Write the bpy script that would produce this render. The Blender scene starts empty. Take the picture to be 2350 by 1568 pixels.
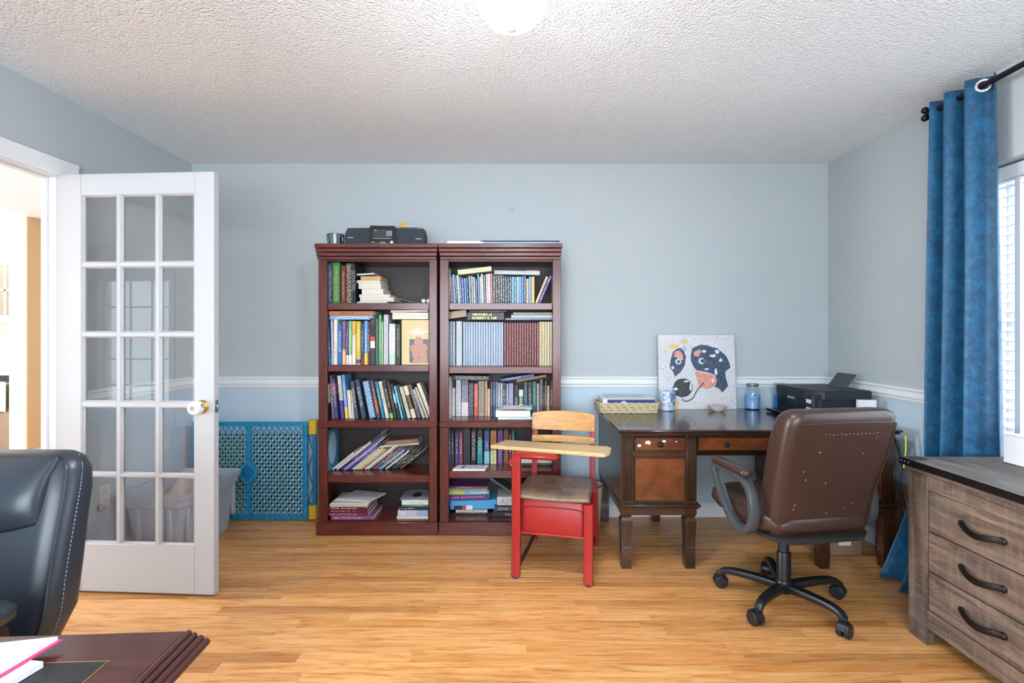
import bpy, bmesh, math, random
from mathutils import Vector, Matrix
R = math.radians
sc = bpy.context.scene
COL = sc.collection

# ---------------------------------------------------------------- camera
CAM_Z, F_PX, PPX, PPY = 1.267, 1150.0, 1187.0, 765.0
cam_data = bpy.data.cameras.new('camera')
cam_data.sensor_fit = 'HORIZONTAL'; cam_data.sensor_width = 36.0
cam_data.lens = 36.0 * F_PX / 2350.0
cam_data.shift_x = -(PPX - 1175.0) / 2350.0
cam_data.shift_y = -(784.0 - PPY) / 2350.0
cam_data.clip_start = 0.02
cam = bpy.data.objects.new('camera', cam_data); COL.objects.link(cam)
cam.location = (0, 0, CAM_Z); cam.rotation_euler = (R(90), 0, 0)
sc.camera = cam

# ---------------------------------------------------------------- light and exposure
LAMP = 175.0          # radiance of the ceiling globe
HALL_LAMP = 34.0
sc.view_settings.view_transform = 'Standard'
sc.view_settings.look = 'None'
sc.view_settings.gamma = 1.0
sc.view_settings.use_curve_mapping = False
sc.view_settings.exposure = 1.25
world = bpy.data.worlds.new('overcast_sky'); sc.world = world
world.use_nodes = True
bg = world.node_tree.nodes['Background']
bg.inputs[0].default_value = (0.86, 0.93, 1.0, 1); bg.inputs[1].default_value = 1.0

def daylight(name, loc, rot, sx, sy, watts, col=(0.9, 0.95, 1.0)):
    l = bpy.data.lights.new(name, 'AREA'); l.shape = 'RECTANGLE'; l.size = sx; l.size_y = sy
    l.energy = watts; l.color = col
    o = bpy.data.objects.new(name, l); COL.objects.link(o)
    o.location = loc; o.rotation_euler = rot
    return o
daylight('daylight_side_window', (2.62, 1.55, 1.35), (0, R(90), 0), 1.5, 1.5, 22, (0.90,0.95,1.0))
daylight('fill_rear_window', (-0.3, -1.86, 1.42), (R(90), 0, 0), 3.1, 1.45, 94, (0.90,0.95,1.0))  # added fill light, enters by the unseen window behind the camera
daylight('daylight_hall_door', (-5.8, -1.86, 1.2), (R(90), 0, 0), 1.2, 2.0, 13, (0.9,0.95,1.0))

daylight('fill_hall_window', (-6.92, 1.95, 1.35), (0, R(-90), 0), 1.7, 1.9, 195, (0.88,0.94,1.0))  # added fill, shines through the doorway onto the right wall

# ---------------------------------------------------------------- mesh helpers
def lin(h):
    if not isinstance(h, str): return tuple(h)
    o = []
    for i in (0, 2, 4):
        c = int(h[i:i+2], 16) / 255.0
        o.append(c / 12.92 if c <= 0.04045 else ((c + 0.055) / 1.055) ** 2.4)
    return tuple(o)

def at(px, py, s):
    return Vector(((px - PPX) / s, F_PX / s, CAM_Z - (py - PPY) / s))

class MB:
    def __init__(self): self.v = []; self.f = []; self.m = []; self.mi = 0
    def add(self, vs, fs, M=None):
        n = len(self.v)
        for p in vs:
            p = Vector(p)
            self.v.append(M @ p if M else p)
        for f in fs:
            self.f.append([n + i for i in f]); self.m.append(self.mi)
        return self
    def box(self, lo, hi, b=0.0, M=None):
        lo = [min(a, c) for a, c in zip(lo, hi)] if True else lo
        x0, y0, z0 = lo; x1, y1, z1 = [max(a, c) for a, c in zip(lo, hi)]
        b = min(b, (x1-x0)*0.45, (y1-y0)*0.45, (z1-z0)*0.45)
        if b <= 0:
            v = [(x0,y0,z0),(x1,y0,z0),(x1,y1,z0),(x0,y1,z0),(x0,y0,z1),(x1,y0,z1),(x1,y1,z1),(x0,y1,z1)]
            return self.add(v, [(3,2,1,0),(4,5,6,7),(0,1,5,4),(1,2,6,5),(2,3,7,6),(3,0,4,7)], M)
        v = []; idx = {}
        for i, X in enumerate((x0, x1)):
            for j, Y in enumerate((y0, y1)):
                for k, Z in enumerate((z0, z1)):
                    dx, dy, dz = (b if i == 0 else -b), (b if j == 0 else -b), (b if k == 0 else -b)
                    idx[i,j,k,0] = len(v); v.append((X, Y+dy, Z+dz))
                    idx[i,j,k,1] = len(v); v.append((X+dx, Y, Z+dz))
                    idx[i,j,k,2] = len(v); v.append((X+dx, Y+dy, Z))
        f = []
        def q(*k): f.append([idx[a] for a in k])
        q((0,0,0,0),(0,0,1,0),(0,1,1,0),(0,1,0,0)); q((1,0,0,0),(1,1,0,0),(1,1,1,0),(1,0,1,0))
        q((0,0,0,1),(1,0,0,1),(1,0,1,1),(0,0,1,1)); q((0,1,0,1),(0,1,1,1),(1,1,1,1),(1,1,0,1))
        q((0,0,0,2),(0,1,0,2),(1,1,0,2),(1,0,0,2)); q((0,0,1,2),(1,0,1,2),(1,1,1,2),(0,1,1,2))
        for a in (0,1):
            for c in (0,1):
                q((a,c,0,0),(a,c,1,0),(a,c,1,1),(a,c,0,1)) if a != c else q((a,c,0,1),(a,c,1,1),(a,c,1,0),(a,c,0,0))
                q((a,0,c,0),(a,1,c,0),(a,1,c,2),(a,0,c,2)) if a == c else q((a,0,c,2),(a,1,c,2),(a,1,c,0),(a,0,c,0))
                q((0,a,c,1),(1,a,c,1),(1,a,c,2),(0,a,c,2)) if a != c else q((0,a,c,2),(1,a,c,2),(1,a,c,1),(0,a,c,1))
                for k in (0,1):
                    t = [(a,c,k,0),(a,c,k,1),(a,c,k,2)]
                    q(*(t if (a+c+k) % 2 else t[::-1]))
        return self.add(v, f, M)
    def prism(self, pts, d, M=None, axis='z', a0=0.0):
        """polygon pts (2-d) extruded; axis z:(x,y) y:(x,z) x:(y,z)"""
        n = len(pts); a1 = a0 + d
        def P(p, a): return (p[0],p[1],a) if axis=='z' else ((p[0],a,p[1]) if axis=='y' else (a,p[0],p[1]))
        v = [P(p,a0) for p in pts] + [P(p,a1) for p in pts]
        f = [list(range(n))[::-1], list(range(n,2*n))] + [(i,(i+1)%n,n+(i+1)%n,n+i) for i in range(n)]
        return self.add(v, f, M)
    def lathe(self, prof, n=24, c=(0,0,0), M=None, cap=True):
        v = []; f = []
        for r, z in prof:
            for i in range(n):
                a = 2*math.pi*i/n
                v.append((c[0]+r*math.cos(a), c[1]+r*math.sin(a), c[2]+z))
        for j in range(len(prof)-1):
            for i in range(n):
                k = (i+1) % n
                f.append((j*n+i, j*n+k, (j+1)*n+k, (j+1)*n+i))
        if cap:
            f.append(list(range(n))[::-1]); f.append([(len(prof)-1)*n+i for i in range(n)])
        return self.add(v, f, M)
    def tube(self, pts, r, n=8, M=None, sq=None, up=None):
        """round (or sq=(w,h) rectangular) tube along a polyline"""
        pts = [Vector(p) for p in pts]; v = []; f = []; m = len(pts)
        rs = r if isinstance(r, (list, tuple)) else [r]*m
        t0 = (pts[1]-pts[0]).normalized()
        u = Vector(up) if up else (Vector((0,0,1)) if abs(t0.z) < 0.9 else Vector((1,0,0)))
        for i, p in enumerate(pts):
            t = (pts[min(i+1,m-1)] - pts[max(i-1,0)]).normalized()
            s = t.cross(u)
            if s.length < 1e-6: s = t.orthogonal()
            s.normalize(); w = s.cross(t).normalized()
            if not up: u = w
            for k in range(n):
                a = 2*math.pi*(k+0.5)/n
                ca, sa = math.cos(a), math.sin(a)
                if sq:
                    e = 2/5.0
                    ca = math.copysign(abs(ca)**e, ca); sa = math.copysign(abs(sa)**e, sa)
                    v.append(p + s*(ca*sq[0]*rs[i]) + w*(sa*sq[1]*rs[i]))
                else:
                    v.append(p + s*(ca*rs[i]) + w*(sa*rs[i]))
        for i in range(m-1):
            for k in range(n):
                l = (k+1) % n
                f.append((i*n+k, i*n+l, (i+1)*n+l, (i+1)*n+k))
        f.append(list(range(n))[::-1]); f.append([(m-1)*n+k for k in range(n)])
        return self.add(v, f, M)
    def loft(self, rings, M=None, cap=True):
        n = len(rings[0]); v = [p for r in rings for p in r]; f = []
        for j in range(len(rings)-1):
            for i in range(n):
                k = (i+1) % n
                f.append((j*n+i, j*n+k, (j+1)*n+k, (j+1)*n+i))
        if cap:
            f.append(list(range(n))[::-1]); f.append([(len(rings)-1)*n+i for i in range(n)])
        return self.add(v, f, M)
    def grid(self, fn, nu, nv, M=None):
        v = [fn(i/nu, j/nv) for j in range(nv+1) for i in range(nu+1)]
        f = [(j*(nu+1)+i, j*(nu+1)+i+1, (j+1)*(nu+1)+i+1, (j+1)*(nu+1)+i) for j in range(nv) for i in range(nu)]
        return self.add(v, f, M)
    def blob(self, c, s, e=0.5, nu=20, nv=12, M=None):
        """superellipsoid: soft cushion"""
        def pw(x, p): return math.copysign(abs(x)**p, x)
        rings = []
        for j in range(nv+1):
            ph = -math.pi/2 + math.pi*j/nv
            cz, rr = pw(math.sin(ph), e), max(pw(math.cos(ph), e), 0.002)
            rings.append([(c[0]+s[0]*rr*pw(math.cos(2*math.pi*i/nu), e), c[1]+s[1]*rr*pw(math.sin(2*math.pi*i/nu), e), c[2]+s[2]*cz) for i in range(nu)])
        return self.loft(rings, M)
    def mesh(self, name, mats, smooth=38):
        me = bpy.data.meshes.new(name)
        me.from_pydata([tuple(p) for p in self.v], [], self.f)
        for m in (mats if isinstance(mats, (list, tuple)) else [mats]): me.materials.append(m)
        if any(self.m): me.polygons.foreach_set('material_index', self.m)
        bm = bmesh.new(); bm.from_mesh(me); bmesh.ops.recalc_face_normals(bm, faces=bm.faces[:]); bm.to_mesh(me); bm.free()
        if smooth:
            me.polygons.foreach_set('use_smooth', [True]*len(me.polygons))
            me.set_sharp_from_angle(angle=R(smooth))
        me.update()
        return me
    def build(self, name, mats, parent=None, world=False, smooth=38):
        if world and parent is not None:
            inv = wm(parent).inverted()
            self.v = [inv @ Vector(p) for p in self.v]
        return link(name, self.mesh(name, mats, smooth), parent)

def wm(o):
    m = o.matrix_basis.copy()
    return wm(o.parent) @ m if o.parent else m
def link(name, data, parent=None, loc=None, rot=None):
    o = bpy.data.objects.new(name, data); COL.objects.link(o)
    if parent is not None: o.parent = parent
    if loc is not None: o.location = loc
    if rot is not None: o.rotation_euler = rot
    return o
def tag(o, label=None, cat=None, group=None, kind=None):
    if label: o['label'] = label
    if cat: o['category'] = cat
    if group: o['group'] = group
    if kind: o['kind'] = kind
    return o
def thing(name, label, cat, loc=(0,0,0), rz=0.0, group=None):
    o = link(name, None, None, loc, (0,0,rz)); o.empty_display_size = 0.1
    return tag(o, label, cat, group)
def dup(o, parent=None):
    c = o.copy(); COL.objects.link(c); c.parent = parent
    for ch in list(o.children): dup(ch, c)
    return c
def struct(name, mb, mats, label=None, world=False, parent=None):
    o = mb.build(name, mats, parent, world)
    tag(o, label, None, None, 'structure')
    return o
def rring(cx, cy, z, w, d, r, n=5):
    """rounded rectangle ring in xy"""
    pts = []
    r = min(r, w/2*0.999, d/2*0.999)
    for qx, qy, a0 in ((1,1,0),(-1,1,90),(-1,-1,180),(1,-1,270)):
        for i in range(n+1):
            a = R(a0 + 90*i/n)
            pts.append((cx + qx*(w/2-r) + r*math.cos(a), cy + qy*(d/2-r) + r*math.sin(a), z))
    return pts
def bez(p0, p1, p2, p3, n=10):
    p0, p1, p2, p3 = map(Vector, (p0, p1, p2, p3))
    return [(1-t)**3*p0 + 3*(1-t)**2*t*p1 + 3*(1-t)*t*t*p2 + t**3*p3 for t in [i/n for i in range(n+1)]]
def smooth_path(pts, n=6):
    """Catmull-Rom through the points"""
    P = [Vector(p) for p in pts]; out = []
    for i in range(len(P)-1):
        a, b, c, d = P[max(i-1,0)], P[i], P[i+1], P[min(i+2,len(P)-1)]
        for k in range(n):
            t = k/n
            out.append(0.5*((2*b) + (c-a)*t + (2*a-5*b+4*c-d)*t*t + (3*b-a-3*c+d)*t**3))
    out.append(P[-1]); return out

# ---------------------------------------------------------------- material helpers
class NT:
    def __init__(self, name):
        self.mat = bpy.data.materials.new(name); self.mat.use_nodes = True
        self.t = self.mat.node_tree; self.b = self.t.nodes['Principled BSDF']
    def n(self, typ, **kw):
        nd = self.t.nodes.new(typ)
        for k, v in kw.items(): setattr(nd, k, v)
        return nd
    def l(self, a, b): self.t.links.new(a, b)
    def set(self, nd, key, val):
        if hasattr(val, 'is_linked') or isinstance(val, bpy.types.NodeSocket): self.l(val, nd.inputs[key])
        else:
            if isinstance(val, (tuple, list)) and len(val) == 3 and nd.inputs[key].type == 'RGBA': val = (*val, 1)
            nd.inputs[key].default_value = val
    def math(self, op, a, b=0.0, c=None):
        m = self.n('ShaderNodeMath', operation=op)
        self.set(m, 0, a); self.set(m, 1, b)
        if c is not None: self.set(m, 2, c)
        return m.outputs[0]
    def mix(self, f, a, b, blend='MIX'):
        m = self.n('ShaderNodeMix', data_type='RGBA', blend_type=blend)
        self.set(m, 0, f); self.set(m, 6, a); self.set(m, 7, b)
        return m.outputs[2]
    def coord(self, kind='Object', scale=(1,1,1), rnd=False):
        tc = self.n('ShaderNodeTexCoord'); mp = self.n('ShaderNodeMapping')
        mp.inputs['Scale'].default_value = scale
        self.l(tc.outputs[kind], mp.inputs[0])
        if rnd:
            oi = self.n('ShaderNodeObjectInfo')
            cx = self.n('ShaderNodeCombineXYZ')
            a = self.math('MULTIPLY', oi.outputs['Random'], 37.0); b = self.math('MULTIPLY', oi.outputs['Random'], 91.0)
            self.l(a, cx.inputs[0]); self.l(b, cx.inputs[1]); self.l(a, cx.inputs[2])
            self.l(cx.outputs[0], mp.inputs['Location'])
        return mp.outputs[0]
    def noise(self, vec, scale, detail=4.0, rough=0.55, dist=0.0):
        t = self.n('ShaderNodeTexNoise'); self.l(vec, t.inputs['Vector'])
        t.inputs['Scale'].default_value = scale; t.inputs['Detail'].default_value = detail
        t.inputs['Roughness'].default_value = rough; t.inputs['Distortion'].default_value = dist
        return t.outputs[0]
    def ramp(self, f, stops):
        r = self.n('ShaderNodeValToRGB'); e = r.color_ramp.elements
        while len(e) < len(stops): e.new(0.5)
        for el, (p, c) in zip(e, stops):
            el.position = p; el.color = (*lin(c), 1) if not isinstance(c, float) else (c, c, c, 1)
        self.l(f, r.inputs[0]); return r.outputs[0]
    def bump(self, h, strength=0.3, dist=0.002):
        b = self.n('ShaderNodeBump'); b.inputs['Strength'].default_value = strength; b.inputs['Distance'].default_value = dist
        self.l(h, b.inputs['Height']); self.l(b.outputs[0], self.b.inputs['Normal'])
    def col(self, c): self.set(self.b, 'Base Color', lin(c) if isinstance(c, str) else c)
    def p(self, **kw):
        for k, v in kw.items(): self.set(self.b, {'rough':'Roughness','metal':'Metallic','spec':'Specular IOR Level','coat':'Coat Weight','coat_rough':'Coat Roughness','trans':'Transmission Weight','ior':'IOR','alpha':'Alpha','sheen':'Sheen Weight','emit':'Emission Color','emit_s':'Emission Strength'}[k], v)
        return self.mat

def plain(name, c, rough=0.5, metal=0.0, var=0.06, scale=12.0, bump=0.0, bscale=150.0, **kw):
    t = NT(name); v = t.coord('Object')
    c = lin(c)
    n = t.noise(v, scale, 3.0)
    d = t.mix(n, tuple(max(0, x*(1-var)) for x in c), tuple(min(1, x*(1+var)) for x in c))
    t.col(d)
    if bump: t.bump(t.noise(v, bscale, 3.0), bump, 0.002)
    return t.p(rough=rough, metal=metal, **kw)

def wood(name, dark, mid, light, scale=(1.2, 14, 14), rough=0.35, rnd=False, coat=0.0, freq=3.0, bump=0.04, rvar=0.0, blotch=None):
    t = NT(name); v = t.coord('Object', scale, rnd)
    n1 = t.noise(v, freq, 6.0, 0.62, 1.3)
    n2 = t.noise(v, freq*7, 3.0, 0.6, 0.3)
    f = t.math('ADD', t.math('MULTIPLY', n1, 0.72), t.math('MULTIPLY', n2, 0.28))
    c = t.ramp(f, [(0.3, dark), (0.5, mid), (0.7, light)])
    if blotch:
        vb = t.coord('Object', (1,1,1), rnd)
        c = t.mix(t.math('MULTIPLY', t.ramp(t.noise(vb, blotch[1], 3.0), [(0.42, 0.0), (0.6, 1.0)]), blotch[2]), c, lin(blotch[0]))
    if rvar:
        oi = t.n('ShaderNodeObjectInfo')
        h = t.n('ShaderNodeHueSaturation')
        t.set(h, 'Value', t.math('ADD', 1.0 - rvar*0.5, t.math('MULTIPLY', oi.outputs['Random'], rvar)))
        t.set(h, 'Saturation', t.math('ADD', 1.05, t.math('MULTIPLY', oi.outputs['Random'], -0.15)))
        t.l(c, h.inputs['Color']); c = h.outputs[0]
    t.col(c)
    if bump: t.bump(n2, bump, 0.001)
    return t.p(rough=rough, coat=coat, coat_rough=0.12)

def glass(name, tint=(1,1,1), mixf=0.10, rough=0.0):
    t = NT(name)
    tr = t.n('ShaderNodeBsdfTransparent'); tr.inputs[0].default_value = (*tint, 1)
    gl = t.n('ShaderNodeBsdfGlossy'); gl.inputs['Roughness'].default_value = rough
    lw = t.n('ShaderNodeLayerWeight'); lw.inputs[0].default_value = 0.5
    f = t.math('ADD', t.math('MULTIPLY', t.math('POWER', lw.outputs['Facing'], 5.0), 0.9), mixf + 0.02)
    mx = t.n('ShaderNodeMixShader'); t.l(f, mx.inputs[0]); t.l(tr.outputs[0], mx.inputs[1]); t.l(gl.outputs[0], mx.inputs[2])
    out = [n for n in t.t.nodes if n.type == 'OUTPUT_MATERIAL'][0]
    t.l(mx.outputs[0], out.inputs[0])
    return t.mat

MT = {}
MT['white_paint'] = plain('white_paint', 'b6b8bc', 0.6, var=0.02, scale=6, bump=0.03, bscale=90)
MT['trim_white'] = plain('trim_white', 'dfe1e4', 0.35, var=0.02, scale=5)
MT['glass'] = glass('window_glass', (0.95, 0.98, 1.0), 0.03)
MT['door_glass'] = glass('door_glass', (0.99, 0.995, 1.0), 0.012)
MT['chrome'] = plain('chrome', 'b8bcc0', 0.18, 1.0, var=0.04)
MT['brass'] = plain('brass', 'd8b45a', 0.16, 1.0, var=0.05)
MT['black_metal'] = plain('black_metal', '202124', 0.42, 0.6, var=0.1)
MT['black_plastic'] = plain('black_plastic', '1b1d20', 0.42, var=0.1)
MT['paper'] = plain('paper', 'd6d6da', 0.7, var=0.03)

def paint_walls(name, upper, lower, zsplit):
    t = NT(name)
    g = t.n('ShaderNodeNewGeometry'); s = t.n('ShaderNodeSeparateXYZ'); t.l(g.outputs['Position'], s.inputs[0])
    m = t.math('GREATER_THAN', s.outputs[2], zsplit)
    v = t.coord('Object'); n = t.noise(v, 1.1, 4.0)
    up = t.mix(n, tuple(x*0.95 for x in lin(upper)), tuple(x*1.05 for x in lin(upper)))
    lo = t.mix(n, tuple(x*0.95 for x in lin(lower)), tuple(x*1.05 for x in lin(lower)))
    t.col(t.mix(m, lo, up))
    t.bump(t.noise(v, 190, 3.0), 0.06, 0.001)
    return t.p(rough=0.5, spec=0.22)
MT['wall'] = paint_walls('wall_paint', 'afb7ba', 'b7cbd8', 0.93)

def popcorn():
    t = NT('popcorn_ceiling'); v = t.coord('Object')
    vo = t.n('ShaderNodeTexVoronoi'); vo.inputs['Scale'].default_value = 95.0; t.l(v, vo.inputs['Vector'])
    n = t.noise(v, 130, 3.0, 0.6)
    h = t.math('ADD', t.math('MULTIPLY', t.math('SUBTRACT', 1.0, vo.outputs['Distance']), 0.55), t.math('MULTIPLY', n, 0.8))
    t.col(t.mix(n, (0.82,0.85,0.88), (0.92,0.955,0.99)))
    t.bump(h, 0.85, 0.012)
    return t.p(rough=0.9, spec=0.15)
MT['popcorn'] = popcorn()

# ---------------------------------------------------------------- room shell
XL, XR, YB, YF, ZC = -2.253, 2.15, 3.468, -1.6, 2.44
HXL, HYB = -6.7, 6.2                 # the hall and kitchen beyond the doorway
DY0, DY1, DZ = 0.86, 2.462, 2.05     # doorway in the left wall
WY0, WY1, WZ0, WZ1 = 0.75, 2.372, 0.60, 2.03   # window in the right wall
WT = 0.20; WLT = 0.072

floor = struct('floor', MB().box((HXL, YF-0.1, -0.12), (XR+0.1, HYB, -0.018)), plain('subfloor', '4a3016', 0.9), 'oak strip floor of the room')
ceil = struct('ceiling', MB().box((HXL, YF-0.1, ZC), (XR+0.1, HYB, ZC+0.1)), MT['popcorn'], 'white popcorn textured ceiling')
struct('wall_back', MB().box((XL-0.13, YB, 0), (XR+0.2, YB+0.13, ZC)), MT['wall'], 'grey blue back wall, pale blue below the chair rail')
mb = MB()
mb.box((XL-WLT, DY1, 0), (XL, YB, ZC)); mb.box((XL-WLT, DY0, DZ), (XL, DY1, ZC)); mb.box((XL-WLT, YF, 0), (XL, DY0, ZC))
struct('wall_left', mb, MT['wall'], 'grey blue wall with the doorway to the kitchen')
mb = MB()
mb.box((XR, WY1, 0), (XR+WT, YB+0.13, ZC)); mb.box((XR, YF, 0), (XR+WT, WY0, ZC))
mb.box((XR, WY0, 0), (XR+WT, WY1, WZ0)); mb.box((XR, WY0, WZ1), (XR+WT, WY1, ZC))
struct('wall_right', mb, MT['wall'], 'grey blue wall with the curtained window')
# wall behind the camera with a wide window added for fill light
RX0, RX1, RZ0, RZ1 = -1.9, 1.3, 0.7, 2.12
mb = MB()
mb.box((XL-0.12, YF-0.12, 0), (RX0, YF, ZC)); mb.box((RX1, YF-0.12, 0), (XR+WT, YF, ZC))
mb.box((RX0, YF-0.12, 0), (RX1, YF, RZ0)); mb.box((RX0, YF-0.12, RZ1), (RX1, YF, ZC))
struct('wall_front', mb, MT['wall'], 'grey blue wall behind the camera with an added wide window')
def muntin_window(name, label, X0, X1, Z0, Z1, y, nx, nz, mat=None):
    w = tag(link(name, None, None, ((X0+X1)/2, y, Z0)), label, None, None, 'structure')
    m = MB(); t = 0.05
    m.box((X0,y-0.05,Z0),(X0+t,y+0.02,Z1),0.004); m.box((X1-t,y-0.05,Z0),(X1,y+0.02,Z1),0.004)
    m.box((X0+t,y-0.05,Z0),(X1-t,y+0.02,Z0+t),0.004); m.box((X0+t,y-0.05,Z1-t),(X1-t,y+0.02,Z1),0.004)
    m.build('window_frame', MT['trim_white'], w, True)
    m = MB(); c = 0.09
    m.box((X0-c,y+0.10,Z0-c),(X0,y+0.135,Z1+c),0.006); m.box((X1,y+0.10,Z0-c),(X1+c,y+0.135,Z1+c),0.006)
    m.box((X0,y+0.10,Z1),(X1,y+0.135,Z1+c),0.006); m.box((X0,y+0.10,Z0-c),(X1,y+0.135,Z0),0.006)
    m.build('window_casing', MT['trim_white'], w, True)
    dx, dz = (X1-X0-2*t)/nx, (Z1-Z0-2*t)/nz
    for i in range(1, nx):
        MB().box((X0+t+i*dx-0.011,y-0.03,Z0+t),(X0+t+i*dx+0.011,y-0.005,Z1-t),0.003).build('muntin', MT['trim_white'], w, True)
    for j in range(1, nz):
        MB().box((X0+t,y-0.029,Z0+t+j*dz-0.011),(X1-t,y-0.006,Z0+t+j*dz+0.011),0.003).build('muntin', MT['trim_white'], w, True)
    MB().box((X0+t,y-0.02,Z0+t),(X1-t,y-0.016,Z1-t)).build('pane', MT['glass'], w, True)
    return w
muntin_window('fill_window_2', 'wide white window added behind the camera for fill light', RX0, RX1, RZ0, RZ1, YF-0.115, 6, 3)  # added window, widened to spread the fill light

# hall and kitchen beyond the doorway
MT['cream_wall'] = plain('cream_wall', 'efece2', 0.6, var=0.02, scale=2)
MT['tan_wall'] = plain('tan_wall', 'dcb98c', 0.6, var=0.04, scale=2)
struct('wall_hall_far', MB().box((HXL, HYB-0.1, 0), (XL-0.12, HYB, ZC)), MT['cream_wall'], 'cream wall of the kitchen')
mb = MB(); mb.box((HXL-0.1, YF, 0), (HXL, 0.75, ZC)); mb.box((HXL-0.1, 2.75, 0), (HXL, HYB, ZC)); mb.box((HXL-0.1, 0.75, 0), (HXL, 2.75, 0.45)); mb.box((HXL-0.1, 0.75, 2.25), (HXL, 2.75, ZC))
struct('wall_hall_left', mb, MT['cream_wall'], 'cream side wall of the kitchen with an added window')
mb = MB(); mb.box((HXL-0.06, 0.75, 0.45), (HXL-0.01, 0.82, 2.25)); mb.box((HXL-0.06, 2.68, 0.45), (HXL-0.01, 2.75, 2.25)); mb.box((HXL-0.06, 0.82, 0.45), (HXL-0.01, 2.68, 0.52)); mb.box((HXL-0.06, 0.82, 2.18), (HXL-0.01, 2.68, 2.25)); mb.box((HXL-0.055, 1.72, 0.52), (HXL-0.015, 1.78, 2.18))
struct('fill_window_4', mb, MT['trim_white'], 'white window frame added out of view for fill light')  # added unseen opening for the hall fill light
GX0, GX1, GZ1 = -6.35, -5.25, 2.05
mb = MB(); mb.box((HXL, YF-0.12, 0), (GX0, YF, ZC)); mb.box((GX1, YF-0.12, 0), (XL-0.12, YF, ZC)); mb.box((GX0, YF-0.12, GZ1), (GX1, YF, ZC)); mb.box((GX0, YF-0.12, 0), (GX1, YF, 0.12))
struct('wall_hall_near', mb, MT['cream_wall'], 'cream hall wall with glazed door')
muntin_window('window_3', 'white glazed hall door with small panes', GX0, GX1, 0.12, GZ1, YF-0.115, 3, 5)
mb = MB(); mb.box((-5.10, 5.03, 0), (-4.935, HYB-0.1, ZC))
struct('wall_partition', mb, MT['cream_wall'], 'white end of the partition in the kitchen opening')
struct('wall_partition_face', MB().box((-4.934, 5.032, 0), (-4.922, HYB-0.1, ZC)), MT['tan_wall'], 'tan painted face of the partition')
struct('baseboard_partition', MB().box((-4.921, 5.032, 0), (-4.907, HYB-0.1, 0.09), 0.004), MT['trim_white'])
# ---------------------------------------------------------------- oak strip floor
random.seed(11)
def oak(name, rnd):
    t = NT(name); v = t.coord('Object', (1.0, 1.0, 1.0), rnd); vs = t.coord('Object', (1.5, 22, 22), rnd)
    wob = t.noise(t.coord('Object', (0.9, 11, 11), rnd), 1.0, 2.0, 0.5)
    n2 = t.noise(vs, 9.0, 4.0, 0.6, 0.3)
    rings = t.math('ABSOLUTE', t.math('SINE', t.math('MULTIPLY', wob, 30.0)))          # cathedral figure
    f = t.math('ADD', t.math('MULTIPLY', t.math('POWER', rings, 0.6), 0.13), t.math('ADD', t.math('MULTIPLY', n2, 0.44), t.math('MULTIPLY', t.noise(vs, 2.0, 4.0, 0.6, 0.8), 0.56)))
    c = t.ramp(f, [(0.36, '985a2a'), (0.52, 'c8894c'), (0.64, 'daa264'), (0.78, 'e4b27a')])
    if rnd:
        oi = t.n('ShaderNodeObjectInfo'); r = oi.outputs['Random']
        c = t.mix(t.math('MULTIPLY', t.ramp(r, [(0.55, 0.0), (0.95, 1.0)]), 0.75), c, t.mix(1.0, c, (0.74, 0.60, 0.46), 'MULTIPLY'))
        h = t.n('ShaderNodeHueSaturation'); t.set(h, 'Value', t.math('ADD', 0.86, t.math('MULTIPLY', t.math('FRACT', t.math('MULTIPLY', r, 7.3)), 0.26))); t.l(c, h.inputs['Color']); c = h.outputs[0]
    t.col(c); t.bump(n2, 0.04, 0.001)
    return t.p(rough=0.30, coat=0.15, coat_rough=0.12)
MT['oak'] = oak('oak_plank', True)
PW = 0.057
y = YB - 0.001
rest = MB()
row = 0
while y > YF:
    x = XL - random.uniform(0.0, 0.7)
    while x < XR:
        L = random.choice((0.45, 0.6, 0.75, 0.9, 1.1, 1.35)) * random.uniform(0.85, 1.15)
        a, b = max(x, XL), min(x + L, XR)
        if b - a > 0.04:
            if y > 1.62:
                m = MB().box((-(b-a)/2, -PW/2+0.0004, -0.016), ((b-a)/2, PW/2-0.0004, 0.0), 0.0007)
                link('plank', m.mesh('plank', MT['oak'], 0), floor, ((a+b)/2, y-PW/2, 0))
            else:
                rest.box((a+0.0004, y-PW+0.0004, -0.016), (b-0.0004, y-0.0004, 0.0), 0.0007)
        x += L
    y -= PW; row += 1
tag(rest.build('plank_field', oak('oak_field', False), floor, smooth=0), None, None, None, 'stuff')
tag(MB().box((HXL, YF, -0.017), (XL-0.0005, HYB-0.1, -0.0005)).build('hall_boards', wood('hall_oak', '8a5526', 'bd8247', 'd8a86c', (14, 1.0, 14), 0.3), floor), None, None, None, 'stuff')

# ---------------------------------------------------------------- chair rail, baseboards
RAIL = [(0,.968),(.020,.968),(.024,.962),(.022,.953),(.014,.949),(.015,.927),(.019,.921),(.017,.914),(.010,.909),(.011,.900),(.006,.893),(.005,.889),(0,.889)]
BASE = [(0,0),(.014,0),(.014,.072),(.011,.080),(.007,.084),(.005,.092),(0,.092)]
def run_back(prof, x0, x1): return MB().prism([(YB - d, z) for d, z in prof], x1-x0, None, 'x', x0)
def run_side(prof, wall, sgn, y0, y1): return MB().prism([(wall + sgn*d, z) for d, z in prof], y1-y0, None, 'y', y0)
struct('trim_1', run_back(RAIL, XL, XR), MT['trim_white'], 'white chair rail on the back wall')
struct('trim_2', run_side(RAIL, XR, -1, WY1+0.0, YB-0.001), MT['trim_white'], 'white chair rail on the right wall')
struct('trim_3', run_side(RAIL, XL, 1, DY1+0.125, YB-0.001), MT['trim_white'], 'white chair rail beside the door')
struct('baseboard_back', run_back(BASE, XL, XR), MT['trim_white'], 'white baseboard on the back wall')
struct('baseboard_right', run_side(BASE, XR, -1, YF, YB-0.015), MT['trim_white'], 'white baseboard on the right wall')
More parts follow.
